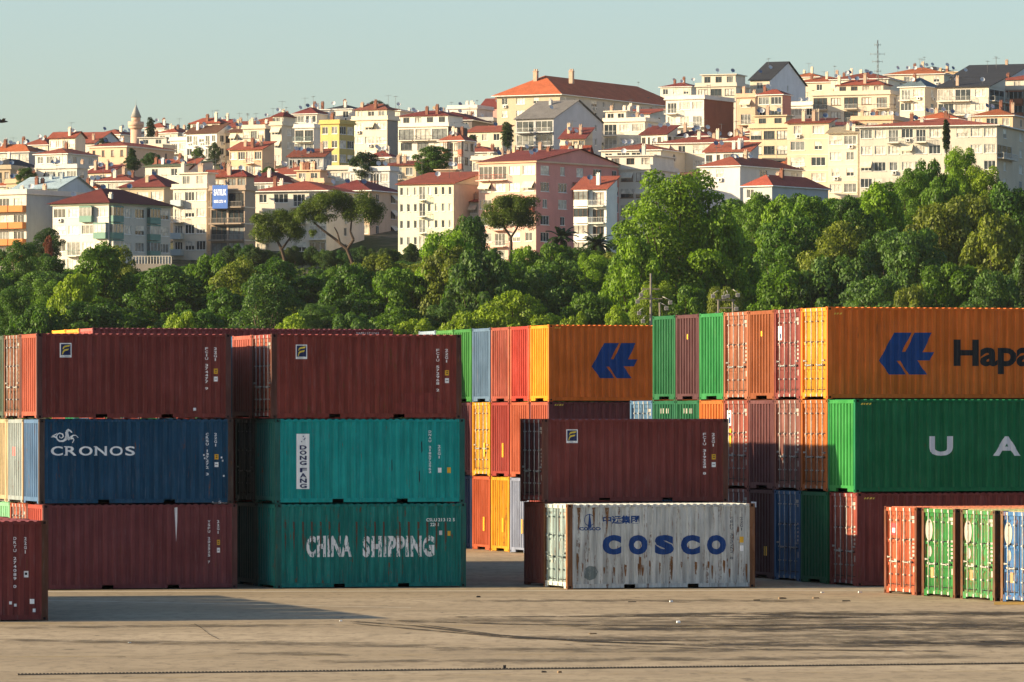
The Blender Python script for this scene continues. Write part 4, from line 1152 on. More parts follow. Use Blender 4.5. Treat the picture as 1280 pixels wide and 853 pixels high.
    if pent:      # set-back top storey with its own red or flat roof: (x fraction 0..1, x fraction, height, roof colour)
        fx0, fx1, ph, prc = pent
        xa, xb = Wl*fx0, Wl*fx1; ya, yb_ = Wr*0.12, Wr*0.88
        mb = MB(); n = max(2, int((xb-xa)/2.4)); hol = []
        for i in range(n):
            cxx = (xb-xa)*(i+0.5)/n; hol.append((cxx-0.75, cxx+0.75, 0.35, ph-0.35))
        holes_wall(mb, xb-xa, 0, ph, hol, lambda x, d, z: (xa+x, ya+d, zc+z))
        mb.quad((xa,ya,zc),(xa,ya,zc+ph),(xa,yb_,zc+ph),(xa,yb_,zc)); mb.quad((xb,ya,zc),(xb,yb_,zc),(xb,yb_,zc+ph),(xb,ya,zc+ph)); mb.quad((xa,yb_,zc),(xa,yb_,zc+ph),(xb,yb_,zc+ph),(xb,yb_,zc))
        pw = mb.obj('penthouse', mw, t)
        for hx in hol:
            me = cached(('win', 1.5, round(ph-0.7, 2), 2, ''), lambda: window_mesh(1.5, round(ph-0.7, 2), 2, ''))
            inst(me, 'window', [frm, glass(rg.choice('dmcd')), glass('b')], pw, (xa+(hx[0]+hx[1])/2, ya, zc+0.35))
        mb = MB(); e = 0.4; x0, x1, y0, y1 = xa-e, xb+e, ya-e, yb_+e; z = zc+ph+0.003; rr_ = 1.3
        if prc is None: mb.box(x0, x1, y0, y1, z, z+0.2); mb.obj('penthouse_roof', mw, t)
        else:
            ym = (y0+y1)/2; k = min((y1-y0)/2, (x1-x0)/2.2)
            A, B = (x0+k, ym, z+rr_), (x1-k, ym, z+rr_); P = [(x0,y0,z),(x1,y0,z),(x1,y1,z),(x0,y1,z)]
            mb.poly([P[0],P[1],B,A]); mb.poly([P[1],P[2],B]); mb.poly([P[2],P[3],A,B]); mb.poly([P[3],P[0],A]); mb.box(x0, x1, y0, y1, z-0.1, z-0.002); mb.obj('roof', roofmat(prc), t)
        ztop = zc+ph
    # things fixed to the roof
    for k in range(clutter):
        r_ = rg.random(); x = Wl*rg.uniform(0.12, 0.9); y = Wr*rg.uniform(0.12, 0.5)
        zz = ztop
        if roof in ('hip', 'gable') and not pent: zz = zc+rh*min(1, 2*y/Wr)*0.75
        elif roof == 'shed': zz = zc+rh*y/Wr-0.1
        elif roof == 'gabley': zz = zc+rh*min(1, 2*min(x, Wl-x)/Wl)*0.75
        if pent and not (Wl*pent[0] < x < Wl*pent[1]): zz = zc
        if pent and zz > zc and pent[3] is not None: zz += 0.3
        if r_ < 0.45: inst(cached('dish', dish_mesh), 'satellite_dish', [MT_DISH if rg.random() < 0.75 else MT_DISHB, FR_G], t, (x, y, zz), (0,0,rg.uniform(-0.5, 0.5)-rz))
        elif r_ < 0.85:
            h = rg.choice((1.2, 1.6, 2.0)); inst(cached(('chim', h), lambda: chimney_mesh(h)), 'chimney', rg.choice((MT_CH, mw, mw, MT_BRICK)), t, (x, y, zz-0.2), (0,0,0))
        else: inst(cached('ant', antenna_mesh), 'roof_antenna', FR_G, t, (x, y, zz), (0,0,rg.uniform(0, 3)))
    t['dims_'] = (Wl, Wr, H)
    return t

CR = (0.61, 0.51, 0.38); CR2 = (0.67, 0.60, 0.49); WH = (0.68, 0.61, 0.51); TAN = (0.48, 0.37, 0.24); PEA = (0.62, 0.42, 0.28); YEL = (0.56, 0.42, 0.14); PINK = (0.52, 0.23, 0.19); GRY = (0.34, 0.36, 0.38)
DR = (0.17, 0.036, 0.030); OR = (0.42, 0.115, 0.045); RD = (0.27, 0.066, 0.040); DK = (0.035, 0.038, 0.045); LB = (0.40, 0.47, 0.52)
B = building
# skyline and back rows first (far to near)
B('far dark-roofed low house at the left end of the skyline', 1400, -20, 18, 46, 190, 215, WH, 30, 'hip', DK, 'ww', 'w', rh=3.0)
B('far house with long red roof left of the chimney house on the skyline', 1380, 28, 60, 86, 181, 200, CR2, 25, 'hip', RD, 'www', 'w', rh=2.6)
B('house with brick chimney and red roof above a pale blue gable on the skyline', 1330, 66, 118, 150, 179, 205, WH, 20, 'gable', RD, 'ww.', '.', rh=3.2, sidewall=LB)
B('cream block with small roof just right of the dark cypress', 1320, 196, 222, 250, 166, 200, CR2, 28, 'hip', RD, 'ww', 'w', rh=1.6)
B('low dark-roofed house left behind the minaret', 1420, 118, 150, 168, 168, 190, WH, 25, 'hip', RD, 'ww', '.', rh=2.0)
B('white house behind the cypress with a red hipped roof', 1400, 180, 205, 226, 160, 180, WH, 25, 'hip', RD, 'ww', '.', rh=2.0)
B('dark navy-roofed house with pale walls at the far left, lower one', 1200, -20, 16, 46, 208, 240, WH, 28, 'hip', DK, 'wW', 'w', rh=2.4)
B('dark red-roofed house at the far left, upper one', 1280, -14, 30, 60, 188, 215, WH, 28, 'hip', (0.10,0.035,0.03), 'ww', 'w', rh=2.2)
B('white two-storey house with red roof above the pale metal gable', 1160, 42, 84, 118, 192, 228, WH, 28, 'hip', RD, 'wWw', 'ww', rh=1.8)
B('tan house with small orange shutters and long red roof by the conifers', 1180, 110, 158, 210, 184, 214, PEA, 24, 'hip', RD, 'nnnn', 'n.n', rh=1.5, cornice=WH, fr=FR_B)
B('low terrace with green glazed canopy below the tan house', 1120, 78, 128, 160, 213, 232, CR2, 24, 'flat', RD, 'DD', 'D', panel=(0.18,0.34,0.28))
B('olive-roofed low building in front of the skyline blocks', 1110, 180, 230, 262, 207, 232, CR2, 24, 'shed', (0.16,0.17,0.10), 'ww', 'w', rh=1.6)
# skyline blocks x 212-630
B('cream skyline block with glazed roof terrace and pale balconies', 1230, 212, 234, 246, 176, 210, CR2, 30, 'flat', RD, 'bW|bW', 'w', clutter=1)
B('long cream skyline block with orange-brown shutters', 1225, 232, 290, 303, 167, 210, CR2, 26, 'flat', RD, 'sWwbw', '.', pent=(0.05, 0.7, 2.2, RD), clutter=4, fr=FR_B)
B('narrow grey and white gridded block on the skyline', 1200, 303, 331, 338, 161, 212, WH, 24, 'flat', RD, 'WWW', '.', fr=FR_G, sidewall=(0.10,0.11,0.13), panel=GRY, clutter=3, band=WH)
B('cream block with rounded awnings beside the grey gridded block', 1190, 338, 352, 370, 157, 212, CR2, 24, 'flat', DR, 'A|A|b', 's', panel=PEA, clutter=3, pent=(0.1, 0.9, 1.8, DR))
B('pale green-white modern block with wide glass between two cream blocks', 1170, 368, 392, 400, 160, 214, WH, 24, 'flat', RD, 'DD', '.', panel=(0.30,0.38,0.36), fr=FR_G, clutter=2)
B('yellow corner block with dark glazed bays', 1130, 400, 424, 442, 155, 208, YEL, 30, 'flat', RD, 'ww', 'WW', panel=YEL, clutter=2)
B('tall cream block with open awnings next to the yellow one', 1150, 440, 484, 497, 150, 204, CR2, 26, 'flat', RD, 'WAs|sWW', '.', pent=(0.05, 0.95, 2.0, (0.20,0.07,0.05)), clutter=3, sidewall=(0.24,0.22,0.20))  # side wall painted grey to hold the shade on it
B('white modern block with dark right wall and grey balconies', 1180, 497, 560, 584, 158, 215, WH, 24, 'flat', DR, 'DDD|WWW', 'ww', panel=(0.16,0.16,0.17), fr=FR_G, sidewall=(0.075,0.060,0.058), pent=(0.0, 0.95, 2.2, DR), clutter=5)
B('cream block with a striped parapet and red roof right of the dark-walled one', 1200, 584, 628, 640, 164, 205, CR, 24, 'shed', RD, 'www', '.', rh=1.6, clutter=1)
B('pink-walled house left of the big tiled roof', 1330, 600, 622, 640, 135, 170, PINK, 26, 'gable', DR, 'w', '.', rh=2.6)
B('dark long-roofed block behind the white modern one', 1260, 520, 590, 632, 150, 170, (0.2,0.17,0.16), 16, 'hip', DR, 'wwww', 'w', rh=3.0, clutter=5)
B('white penthouse block on the skyline left of the pink house', 1290, 560, 596, 616, 136, 158, WH, 22, 'flat', RD, 'ww', '.', clutter=4)
B('brown timber-topped block on the skyline beside the pine crown', 1280, 448, 500, 520, 138, 165, CR, 22, 'hip', (0.20,0.075,0.05), 'WWWW', '.', rh=1.4, clutter=5)
B('small white rooftop house with dark roof above the yellow block', 1300, 408, 440, 456, 136, 160, WH, 24, 'hip', DK, 'ww', '.', rh=1.5, clutter=3)
B('red-roofed top floor behind the pale green-white block', 1290, 366, 396, 412, 142, 165, WH, 22, 'hip', DR, 'WW', '.', rh=2.2, clutter=4)
B('flat block with brown roof between the long cream block and the grey one', 1330, 276, 330, 350, 158, 180, CR, 22, 'shed', RD, 'www', '.', rh=2.0, clutter=6)
# the large hip roof and neighbours
t = B('large building with a great orange tiled hip roof on the ridge', 1250, 621, 700, 880, 118, 160, (0.50,0.44,0.34), 28, 'hip', OR, 'wsw.', 'wn.Wnw.WnwWwn', rh=6.4, over=1.0, clutter=0, sidewall=(0.50,0.47,0.42), dep=64)
for (x_, y_) in ((7.0, 6.0), (14.5, 9.5)): inst(cached(('chim', 2.0), lambda: chimney_mesh(2.0)), 'chimney', MT_CH, t, (x_, y_, t['dims_'][2]+3.0), (0,0,0), (1.6,1.6,1.4))
B('grey gabled house with open cream loggias below the great roof', 1150, 645, 692, 754, 148, 192, (0.42,0.44,0.48), 30, 'gable', (0.20,0.17,0.16), 'DD', '.n.n', rh=4.4, clutter=2, sidewall=(0.42,0.44,0.48))
B('cream terrace house with small orange door right of the grey gable', 1170, 755, 806, 826, 152, 190, CR2, 24, 'flat', RD, 'DsW', 'w', clutter=5, pent=(0.0, 0.5, 2.0, None))
B('white gabled shed with blue-grey side behind the terrace house', 1220, 770, 812, 838, 142, 165, WH, 22, 'shed', RD, 'DW', 'w', rh=1.8, clutter=5)
B('low long building with bright orange roof in front of the grey gable', 1060, 640, 712, 758, 192, 215, CR2, 20, 'hip', OR, 'ww.ww', 'ww', rh=1.6, clutter=4)
B('cream house with mottled red roof and red awning', 1050, 752, 826, 862, 187, 225, CR2, 22, 'hip', RD, 'wWDw', 'w', rh=2.0, clutter=5)
B('brick-sided house with white balconies and laundry', 1140, 833, 880, 920, 124, 172, WH, 28, 'flat', RD, 'bWW|bbb', '....', sidewall=(0.24,0.085,0.05), clutter=3)
B('white-gabled skyline house with a dark roof', 1250, 938, 962, 1014, 100, 130, WH, 22, 'gable', DK, 'w', '.n.', rh=5.0, sidewall=(0.62,0.63,0.66), clutter=3)
B('modern glazed block left of the white gable', 1240, 871, 920, 938, 108, 138, CR2, 20, 'flat', RD, 'sWs', 'W', pent=(0.1, 0.95, 2.4, None), clutter=2, fr=FR_G)
B('peach block with dark open window and brown awnings', 1160, 921, 944, 950, 122, 172, PEA, 24, 'flat', RD, 'A|b|s', '.', clutter=2)
B('pale yellow block with a narrow pink side wall', 1150, 948, 978, 990, 118, 170, CR, 26, 'hip', RD, 'WW', '.', rh=1.6, sidewall=PINK, clutter=3)
B('cream stepped terrace house right of the pink side wall', 1165, 988, 1020, 1040, 132, 165, CR2, 24, 'flat', RD, 'Ww', 'w', clutter=6)
B('orange-roofed house on the skyline below the tall thin mast', 1330, 990, 1060, 1090, 102, 128, CR2, 20, 'hip', OR, 'www', 'w', rh=2.4, clutter=7)
B('cream balcony block with brown shutters and wide terraces', 1150, 1018, 1112, 1128, 118, 165, CR, 22, 'flat', RD, 'DsDsb', 'w', pent=(0.3, 0.9, 1.9, RD), clutter=6, fr=FR_B)
B('red-roofed row behind the cream balcony block', 1300, 1040, 1110, 1150, 98, 125, CR2, 20, 'hip', RD, 'wwww', 'w', rh=2.6, clutter=7)
B('cream block with a grey pyramid roof', 1140, 1126, 1156, 1178, 108, 160, CR, 30, 'hip', (0.10,0.13,0.15), 'bW|WW', 'w', rh=2.6, clutter=2)
B('wide red roof on the skyline with clustered chimneys', 1320, 1108, 1180, 1214, 92, 120, CR2, 20, 'hip', OR, 'wwww', 'w', rh=2.8, clutter=8)
B('cream block with dark slate mansard and broad white shutters', 1120, 1174, 1236, 1262, 108, 150, CR2, 24, 'shed', DK, 'DDs', 'D', rh=2.6, clutter=4, panel=(0.45,0.45,0.40))
B('large dark slate roof with a white gable at the right skyline', 1230, 1190, 1262, 1330, 96, 125, WH, 20, 'gable', DK, 'wwww', '..', rh=4.0, sidewall=(0.60,0.58,0.60), clutter=5)
B('house with red-brown bays at the right edge of the ridge', 1130, 1244, 1300, 1340, 112, 160, CR2, 22, 'flat', RD, 'ggg', 'w', panel=(0.36,0.14,0.08), pent=(0.0,0.9,2.0,RD), clutter=4)
# middle row, right
B('long red-roofed house with awnings above the big round tree', 1060, 820, 908, 930, 178, 215, CR2, 18, 'hip', RD, 'AwWw', 'w', rh=1.8, clutter=7)
B('cream house between the red-roofed row and the terrace tower', 1050, 905, 938, 950, 176, 215, CR2, 20, 'hip', RD, 'WW', '.', rh=1.8, clutter=3)
B('cream tower block with open roof terrace and wide windows', 1040, 938, 986, 998, 160, 225, CR, 22, 'flat', RD, 'WWW', '.', clutter=4, pent=(0.1,0.9,2.0,None), fr=FR_G)
B('beige apartment block with a small red flag', 990, 985, 1036, 1042, 153, 245, CR, 20, 'shed', RD, 'ws|Ww|WW|sW', '.', clutter=4, rh=1.0, band=CR2)
B('beige apartment block with many air conditioners', 985, 1036, 1072, 1078, 166, 245, CR, 20, 'shed', (0.30,0.22,0.15), 'WW|sw|ww|sW', '.', clutter=4, rh=1.6, band=CR2)
t = B('very long cream apartment block with a continuous red roof', 960, 1078, 1246, 1330, 156, 245, CR2, 18, 'hip', (0.32,0.075,0.045), 'WsbWbs.WsW|sssAsWw.sW|AWwsW.ws.W|WWwsAwsWws', 'WsW|DsD|sWs', rh=2.6, clutter=9, sidewall=(0.56,0.45,0.32), over=0.7)
B('low house with wide red roof and rooftop chimneys behind the round tree', 960, 876, 925, 1010, 207, 228, (0.55,0.55,0.55), 32, 'hip', RD, 'ww.', '.W.W', rh=2.4, clutter=6)
B('low white house with dormered red roof at the upper edge of the wood', 930, 930, 965, 1042, 232, 252, (0.44,0.44,0.43), 34, 'hip', (0.33,0.08,0.05), 'w.', '....', rh=2.6, clutter=4)
# front row, left to right
B('pale blue-grey metal-roofed gabled house left of the green-white villa', 1010, 14, 72, 112, 236, 262, LB, 24, 'gable', (0.42,0.48,0.52), 'w..', '.', rh=2.6, clutter=7, sidewall=LB)
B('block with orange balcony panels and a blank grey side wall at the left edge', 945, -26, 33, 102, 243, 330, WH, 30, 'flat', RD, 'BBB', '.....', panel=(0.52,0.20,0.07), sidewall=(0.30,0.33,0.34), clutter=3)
B('cream and pale green villa with dark red hip roof', 935, 62, 136, 206, 256, 335, CR2, 32, 'hip', DR, 'WsgW|WsWg|WDsW', 'gsWgW', panel=(0.16,0.27,0.22), rh=3.6, over=0.9, clutter=4, cornice=(0.38,0.40,0.30), sidewall=(0.56,0.52,0.44))
B('tan block with plain side wall and red corner roof behind the villa', 985, 150, 205, 232, 236, 330, TAN, 22, 'hip', DR, '.sW|W.s', '..', rh=3.2, clutter=3, over=0.8, cornice=(0.42,0.38,0.27))
B('cream block with light blue balconies beside the banner', 960, 215, 258, 263, 236, 330, CR2, 26, 'flat', RD, 'BWW|bWs|BWW', '.', panel=(0.42,0.50,0.52), pent=(0.15,0.98,2.4,None), clutter=4)
tb = B('brown-grey glazed block carrying a blue banner', 955, 262, 306, 318, 238, 330, (0.42,0.31,0.22), 24, 'flat', DR, 'DD|DD|DD|DD', '.', panel=(0.30,0.27,0.24), fr=FR_B, clutter=3, band=CR2, pent=(0.45,1.0,2.2,DR))
mb = MB(); mb.box(-1.5, 1.5, -1.42, -1.38, -0.1, 4.0); bn = mb.obj('banner', plain('blue_banner', (0.05,0.13,0.42), 0.7), tb); bn.location = (2.6, 0, tb['dims_'][2]-3.1)
vs, fs = text_mesh('SATILIK', 0.03)
for (za, zb_, xa, xb) in ((2.2, 3.3, -1.2, 1.25), (0.9, 1.4, -1.2, 1.15)):
    vv, ff = (vs, fs) if za > 2 else text_mesh('0532 272 14', 0.02)
    me = bpy.data.meshes.new('lettering'); me.from_pydata([(xa+v[0]*(xb-xa), -1.426, za+v[1]*(zb_-za)) for v in vv], [], ff); me.materials.append(M_WHITE)
    o = bpy.data.objects.new('lettering', me); link(o, bn)
B('red and dark roofed block just behind the banner block', 1020, 292, 352, 384, 228, 250, CR2, 20, 'hip', DR, 'DDs', 'w', rh=3.0, clutter=4)
B('white villa with red hip roof behind the first umbrella pine', 965, 316, 408, 452, 238, 330, WH, 20, 'hip', (0.30,0.07,0.04), 'wWbD|wWbs|b.WD', 'w', rh=2.6, clutter=4, over=0.6)
B('tan block with dark red roof and awnings behind the forked umbrella pine', 990, 400, 462, 500, 238, 320, (0.50,0.38,0.27), 24, 'hip', DR, '.sW|WsA|wAW', 'wA', rh=2.8, clutter=4, over=0.7)
B('tall cream block with rows of narrow windows and a sloping red roof', 950, 497, 567, 606, 229, 325, (0.66,0.60,0.42), 25, 'shed', RD, 'nnnDnnnn|nnnDnnnn|nnnDnnnn|nnnDnnnn', '......', rh=2.6, clutter=4, sidewall=(0.58,0.44,0.34))
B('low house with olive awnings between the cream tower and the pink block', 955, 574, 604, 620, 252, 325, CR2, 22, 'shed', RD, 'A|A|W', '.', rh=1.6, clutter=1)
B('pink corner block with maroon roof and terracotta balcony bands', 945, 598, 670, 782, 203, 335, (0.60,0.37,0.28), 34, 'gable', DR, 'DDsW|AssA|WsWg|WbWw', 'WwsWw|WWgwW|wWWsW|WwWWw', panel=(0.42,0.13,0.09), rh=2.6, clutter=6, sidewall=(0.62,0.27,0.23), cornice=PEA)  # side wall paint lightened to stand in for light it lacks
B('white house with glazed verandas and red lean-to roof beside the pink block', 925, 718, 758, 772, 236, 330, (0.70,0.66,0.58), 24, 'shed', RD, 'gb|gb|gb|gb', '.', rh=2.4, clutter=2, fr=FR_B)
B('cream house with brown-framed top floor behind the big round tree', 965, 756, 812, 850, 212, 300, CR2, 20, 'flat', RD, 'WAs|sWA', 'w', pent=(0.0,1.0,2.2,None), fr=FR_B, clutter=3)
B('flat-roofed long white garage-like building in the second row centre', 1070, 410, 470, 500, 212, 235, CR2, 18, 'flat', RD, 'ss.s', 'w', clutter=5)
B('red-roofed low house in the second row beside the cedar', 1065, 335, 392, 420, 218, 240, CR2, 18, 'hip', RD, 'ww.w', 'w', rh=2.4, clutter=6)
B('low cream house under the big central tree', 1070, 470, 520, 560, 206, 232, CR, 18, 'shed', RD, 'wDw', 'w', rh=1.8, clutter=5)
B('white flat-roofed house behind the maroon roof of the pink block', 1080, 590, 640, 668, 200, 225, WH, 18, 'flat', RD, 'WW.', 'w', clutter=5)
# a few more houses that fill the streets behind
fill = [('plain far cream house in the gap %s', x) for x in ()]
rr = random.Random(21)
spots = [(150,1480,166,'above the tan house roof'),(262,1460,152,'behind the long cream skyline block'),(345,1450,146,'behind the grey gridded block'),(700,1480,112,'behind the great tiled roof'),(850,1440,104,'right of the great tiled roof'),(905,1400,112,'behind the glazed skyline block'),(1010,1430,92,'right of the white gable'),(1165,1450,84,'behind the wide red skyline roof'),(60,1500,176,'left of the brick chimney house'),(0,1460,184,'at the left end of the ridge')]
for x, Y_, y_, wh_ in spots:
    B('small far house with a low roof '+wh_, Y_, x-24, x+14, x+34, y_+4, y_+26, (CR2, WH, CR)[rr.randrange(3)], 24, rr.choice(('hip','shed','flat')), rr.choice((RD, OR, DR, DK)), 'www', 'w', rh=1.8, clutter=5)
mid = [(240,1120,216,'below the long cream skyline block'),(300,1110,214,'in the street before the grey gridded block'),(365,1120,214,'below the awning block'),(20,1080,232,'over the orange-panelled block'),(540,1120,222,'right under the central tree'),(600,1130,190,'by the dark conifer'),(680,1180,182,'under the grey gable'),(870,1110,170,'below the brick side wall'),(960,1120,166,'below the pale yellow block'),(1030,1070,160,'over the flag block'),(1100,1080,150,'over the very long cream block at its left end'),(1180,1060,148,'over the very long cream block, middle'),(1250,1050,144,'over the very long cream block at its right end'),(150,1060,226,'behind the tan block')]
for x, Y_, y_, wh_ in mid:
    B('low house with a weathered roof '+wh_, Y_, x-34, x+16, x+44, y_, y_+22, (CR2, WH, CR, PEA)[rr.randrange(4)], 20, rr.choice(('hip','shed','flat','hip')), rr.choice((RD, OR, DR)), 'wWw', 'w', rh=1.9, clutter=6)

more = []
rq = random.Random(77)
LMK = [(0,'near the left end of the ridge'),(80,'by the brick chimney house'),(165,'by the minaret'),(240,'by the long cream skyline block'),(320,'by the grey gridded block'),(385,'by the pale green modern block'),(425,'by the yellow corner block'),(470,'by the timber-topped block'),(540,'by the white modern block'),(610,'by the cream striped block'),(665,'left of the grey gable'),(735,'right of the grey gable'),(800,'under the great tiled roof'),(860,'by the brick-sided house'),(915,'left of the white skyline gable'),(975,'by the white skyline gable'),(1050,'by the tall thin mast'),(1140,'by the grey pyramid roof'),(1210,'by the dark slate mansard'),(1280,'near the right end of the ridge')]
KD = [('white', WH), ('cream', CR2), ('beige', CR), ('peach', PEA), ('grey', (0.40,0.39,0.37)), ('white', (0.66,0.63,0.57)), ('tan', TAN)]
used_l = set()
for (Y_, off, x0, x1, stp) in ((1390, 3, 215, 1290, 52), (1290, 6, 200, 1290, 60), (1225, 3, 10, 330, 62), (1105, 2, 0, 1270, 80), (1030, 2, 20, 1000, 90)):
    px = x0
    while px < x1:
        xj = px+rq.uniform(-8, 8); Y2 = Y_+rq.uniform(-12, 12)
        gy = HOR-(terr(W(xj, Y2), Y2)-EYE)/Y2*F
        hp = rq.choice((4.2, 5.4, 6.2, 8.0))*F/Y2
        w1, w2 = rq.uniform(30, 60), rq.uniform(3, 14)
        kn, kc = rq.choice(KD); st = rq.choice((0, 0, 1, 1, 2, 3)); rn = ('hip', 'flat', 'gable', 'shed')[st]; rw = ('hipped', 'flat', 'gabled', 'sloping')[st]
        rcn, rcc = rq.choice((('red', RD), ('orange', OR), ('dark red', DR), ('brown', (0.15,0.07,0.045)), ('red', RD)))
        lmk = min(LMK, key=lambda q: abs(q[0]-xj))[1]
        lab = '%s house with %s roof %s' % (kn, 'flat' if st == 1 else rcn+' '+rw, lmk)
        if lab in used_l: lab = ('taller ' if Y_ > 1200 else 'lower ')+lab
        if lab in used_l: lab = lab+', in the row behind'
        used_l.add(lab)
        B(lab, Y2, xj-w1*0.6, xj+w1*0.4, xj+w1*0.4+w2, gy-hp, gy-2, kc, rq.uniform(14, 34), rn, rcc, rq.choice(('wWbw','WbWbw','sWDW','DDs','bnWbw','AWbD','bWsD','WgwWg')), rq.choice(('w','.','ww')), rh=rq.uniform(1.4, 2.6), panel=rq.choice((None, None, (0.36,0.14,0.09), (0.20,0.30,0.27), (0.40,0.46,0.48))), fr=rq.choice((None, None, FR_B, FR_G)), clutter=rq.randint(3, 7), pent=(0.1, 0.85, 2.0, None) if st == 1 and rq.random() < 0.4 else None)
        px += stp*rq.uniform(0.8, 1.25)

# minaret
def minaret():
    Y_ = 1350; s_ = F/Y_; x = W(170, Y_); zt = ZP(157, Y_); zb = terr(x, Y_)-1
    t = empty('minaret', (x, Y_, zb), 0, 'slim stone minaret with a pointed cap left of the dark cypress', 'minaret')
    h = zt-zb; m = wallmat((0.55, 0.36, 0.26)); mb = MB()
    mb.tube((0,0,0), (0,0,h-1.0), 1.45, 1.35, 12); mb.obj('shaft', m, t)
    mb = MB(); mb.tube((0,0,h-1.0), (0,0,h-0.3), 1.4, 2.0, 12); mb.tube((0,0,h-0.3), (0,0,h+0.9), 2.0, 2.0, 12); mb.obj('balcony', m, t)
    mb = MB(); mb.tube((0,0,h+0.9), (0,0,h+2.0), 1.15, 1.15, 12); mb.obj('lantern', m, t)
    mb = MB(); mb.tube((0,0,h+2.0), (0,0,h+5.2), 1.4, 0.05, 12); mb.tube((0,0,h+5.2), (0,0,h+6.6), 0.05, 0.03, 5); mb.obj('spire', wallmat((0.30,0.30,0.28)), t)
minaret()
def lattice_mast():
    Y_ = 1300; x = W(1097, Y_); zt = ZP(50, Y_); zb = terr(x, Y_)
    t = empty('antenna_mast', (x, Y_, zb), 0, 'tall thin lattice mast with cross arms on the skyline', 'mast'); h = zt-zb
    mb = MB()
    for a in range(3): mb.tube((0.45*math.cos(a*2.09), 0.45*math.sin(a*2.09), 0), (0.10*math.cos(a*2.09), 0.10*math.sin(a*2.09), h), 0.06, n=4)
    n = 18
    for i in range(n):
        z = h*i/n; r0 = 0.45-0.35*i/n
        for a in range(3): mb.tube((r0*math.cos(a*2.09), r0*math.sin(a*2.09), z), (r0*math.cos((a+1)*2.09), r0*math.sin((a+1)*2.09), z+h/n), 0.035, n=3)
    mb.obj('tower', FR_G, t)
    for zz, wd in ((h-1.2, 0.7), (h-3.4, 1.7), (h-5.2, 1.2), (h-7.5, 0.8)):
        mb = MB(); mb.tube((-wd,0,zz), (wd,0,zz), 0.06, n=4)
        for i in range(4): mb.tube((-wd+wd*0.66*i,0,zz-0.3), (-wd+wd*0.66*i,0,zz+0.3), 0.04, n=3)
        mb.obj('cross_arm', FR_G, t)
lattice_mast()

# retaining wall with railing at the top of the wood, left
def terrace_wall(label, x0, x1, Y_, ytop, ybot, n=9):
    xa, xb = W(x0, Y_), W(x1, Y_); zt, zb = ZP(ytop, Y_), ZP(ybot, Y_)
    t = empty('terrace_wall', (xa, Y_, zb), 0, label, 'wall'); Ln = xb-xa; h = zt-zb
    mb = MB(); mb.box(0, Ln, 0, 0.4, -3, h*0.45); mb.obj('wall', wallmat((0.40,0.34,0.27)), t)
    mb = MB(); mb.box(0, Ln, 0.05, 0.2, h-0.12, h); mb.obj('handrail', wallmat(CR2), t)
    for i in range(n):
        mb = MB(); x = Ln*i/(n-1); mb.box(x-0.09, x+0.09, 0.05, 0.2, h*0.45+0.003, h-0.123); mb.obj('baluster', wallmat(CR2), t)
terrace_wall('pale terrace wall with balustrade right below the green-white villa', 166, 214, 905, 320, 338, 14)
terrace_wall('pale garden wall with posts at the left edge above the dark trees', -20, 52, 900, 333, 348, 12)
terrace_wall('ochre garden wall half hidden by trees at the left edge', -20, 34, 860, 352, 385, 9)

# street-light masts behind the containers
def flood_mast(label, px, ytop, Y_, kind):
    x = W(px, Y_); zt = ZP(ytop, Y_); t = empty('floodlight_mast', (x, Y_, 0), 0, label, 'light mast'); h = zt
    mg = plain('mast_steel', (0.17,0.15,0.12), 0.6)
    mb = MB()
    if kind == 0: mb.tube((0,0,0), (0,0,h), 0.22, 0.10, 8); mb.tube((1.3,0,0), (0.9,0,h-3.0), 0.12, 0.10, 6)
    else: mb.tube((-0.75,0,0), (-0.75,0,h-0.5), 0.12, 0.10, 6); mb.tube((0.75,0,0), (0.75,0,h-0.5), 0.12, 0.10, 6)
    mb.obj('pole', mg, t)
    for dz, wd in (((-1.6, 0.9), (-2.6, 1.2)) if kind == 0 else ((-0.6, 1.0), (-1.4, 0.8))):
        mb = MB(); mb.box(-wd, wd, -0.06, 0.06, h+dz-0.06, h+dz+0.06); mb.obj('cross_arm', mg, t)
    ml = plain('lamp_housing', (0.38,0.37,0.34), 0.5)
    for lx, dz in (((-1.35,-2.9), (1.6,-3.6), (-1.2,-4.1), (-0.8,-4.9), (-1.0,-2.2), (2.0,-3.0)) if kind == 0 else ((-1.3,-0.2), (-0.2,-0.3), (1.25,-0.1), (1.1,-1.5), (-1.4,-2.4), (0.9,-2.5), (0.2,-0.2))):
        mb = MB(); mb.box(lx-0.20, lx+0.20, -0.30, 0.02, h+dz-0.19, h+dz+0.19); mb.box(lx-0.15, lx+0.15, -0.34, -0.302, h+dz-0.14, h+dz+0.14, 1); mb.tube((lx,-0.1,h+dz+0.26), (lx*0.6,0,h+dz+0.6), 0.04, n=4)
        mb.obj('floodlight', [ml, FR_G], t)
flood_mast('brown mast crowded with floodlight boxes left of the tall right block', 813.5, 342, 560, 0)
flood_mast('twin-pole frame with small floodlights above the tall right block', 907, 368, 560, 1)

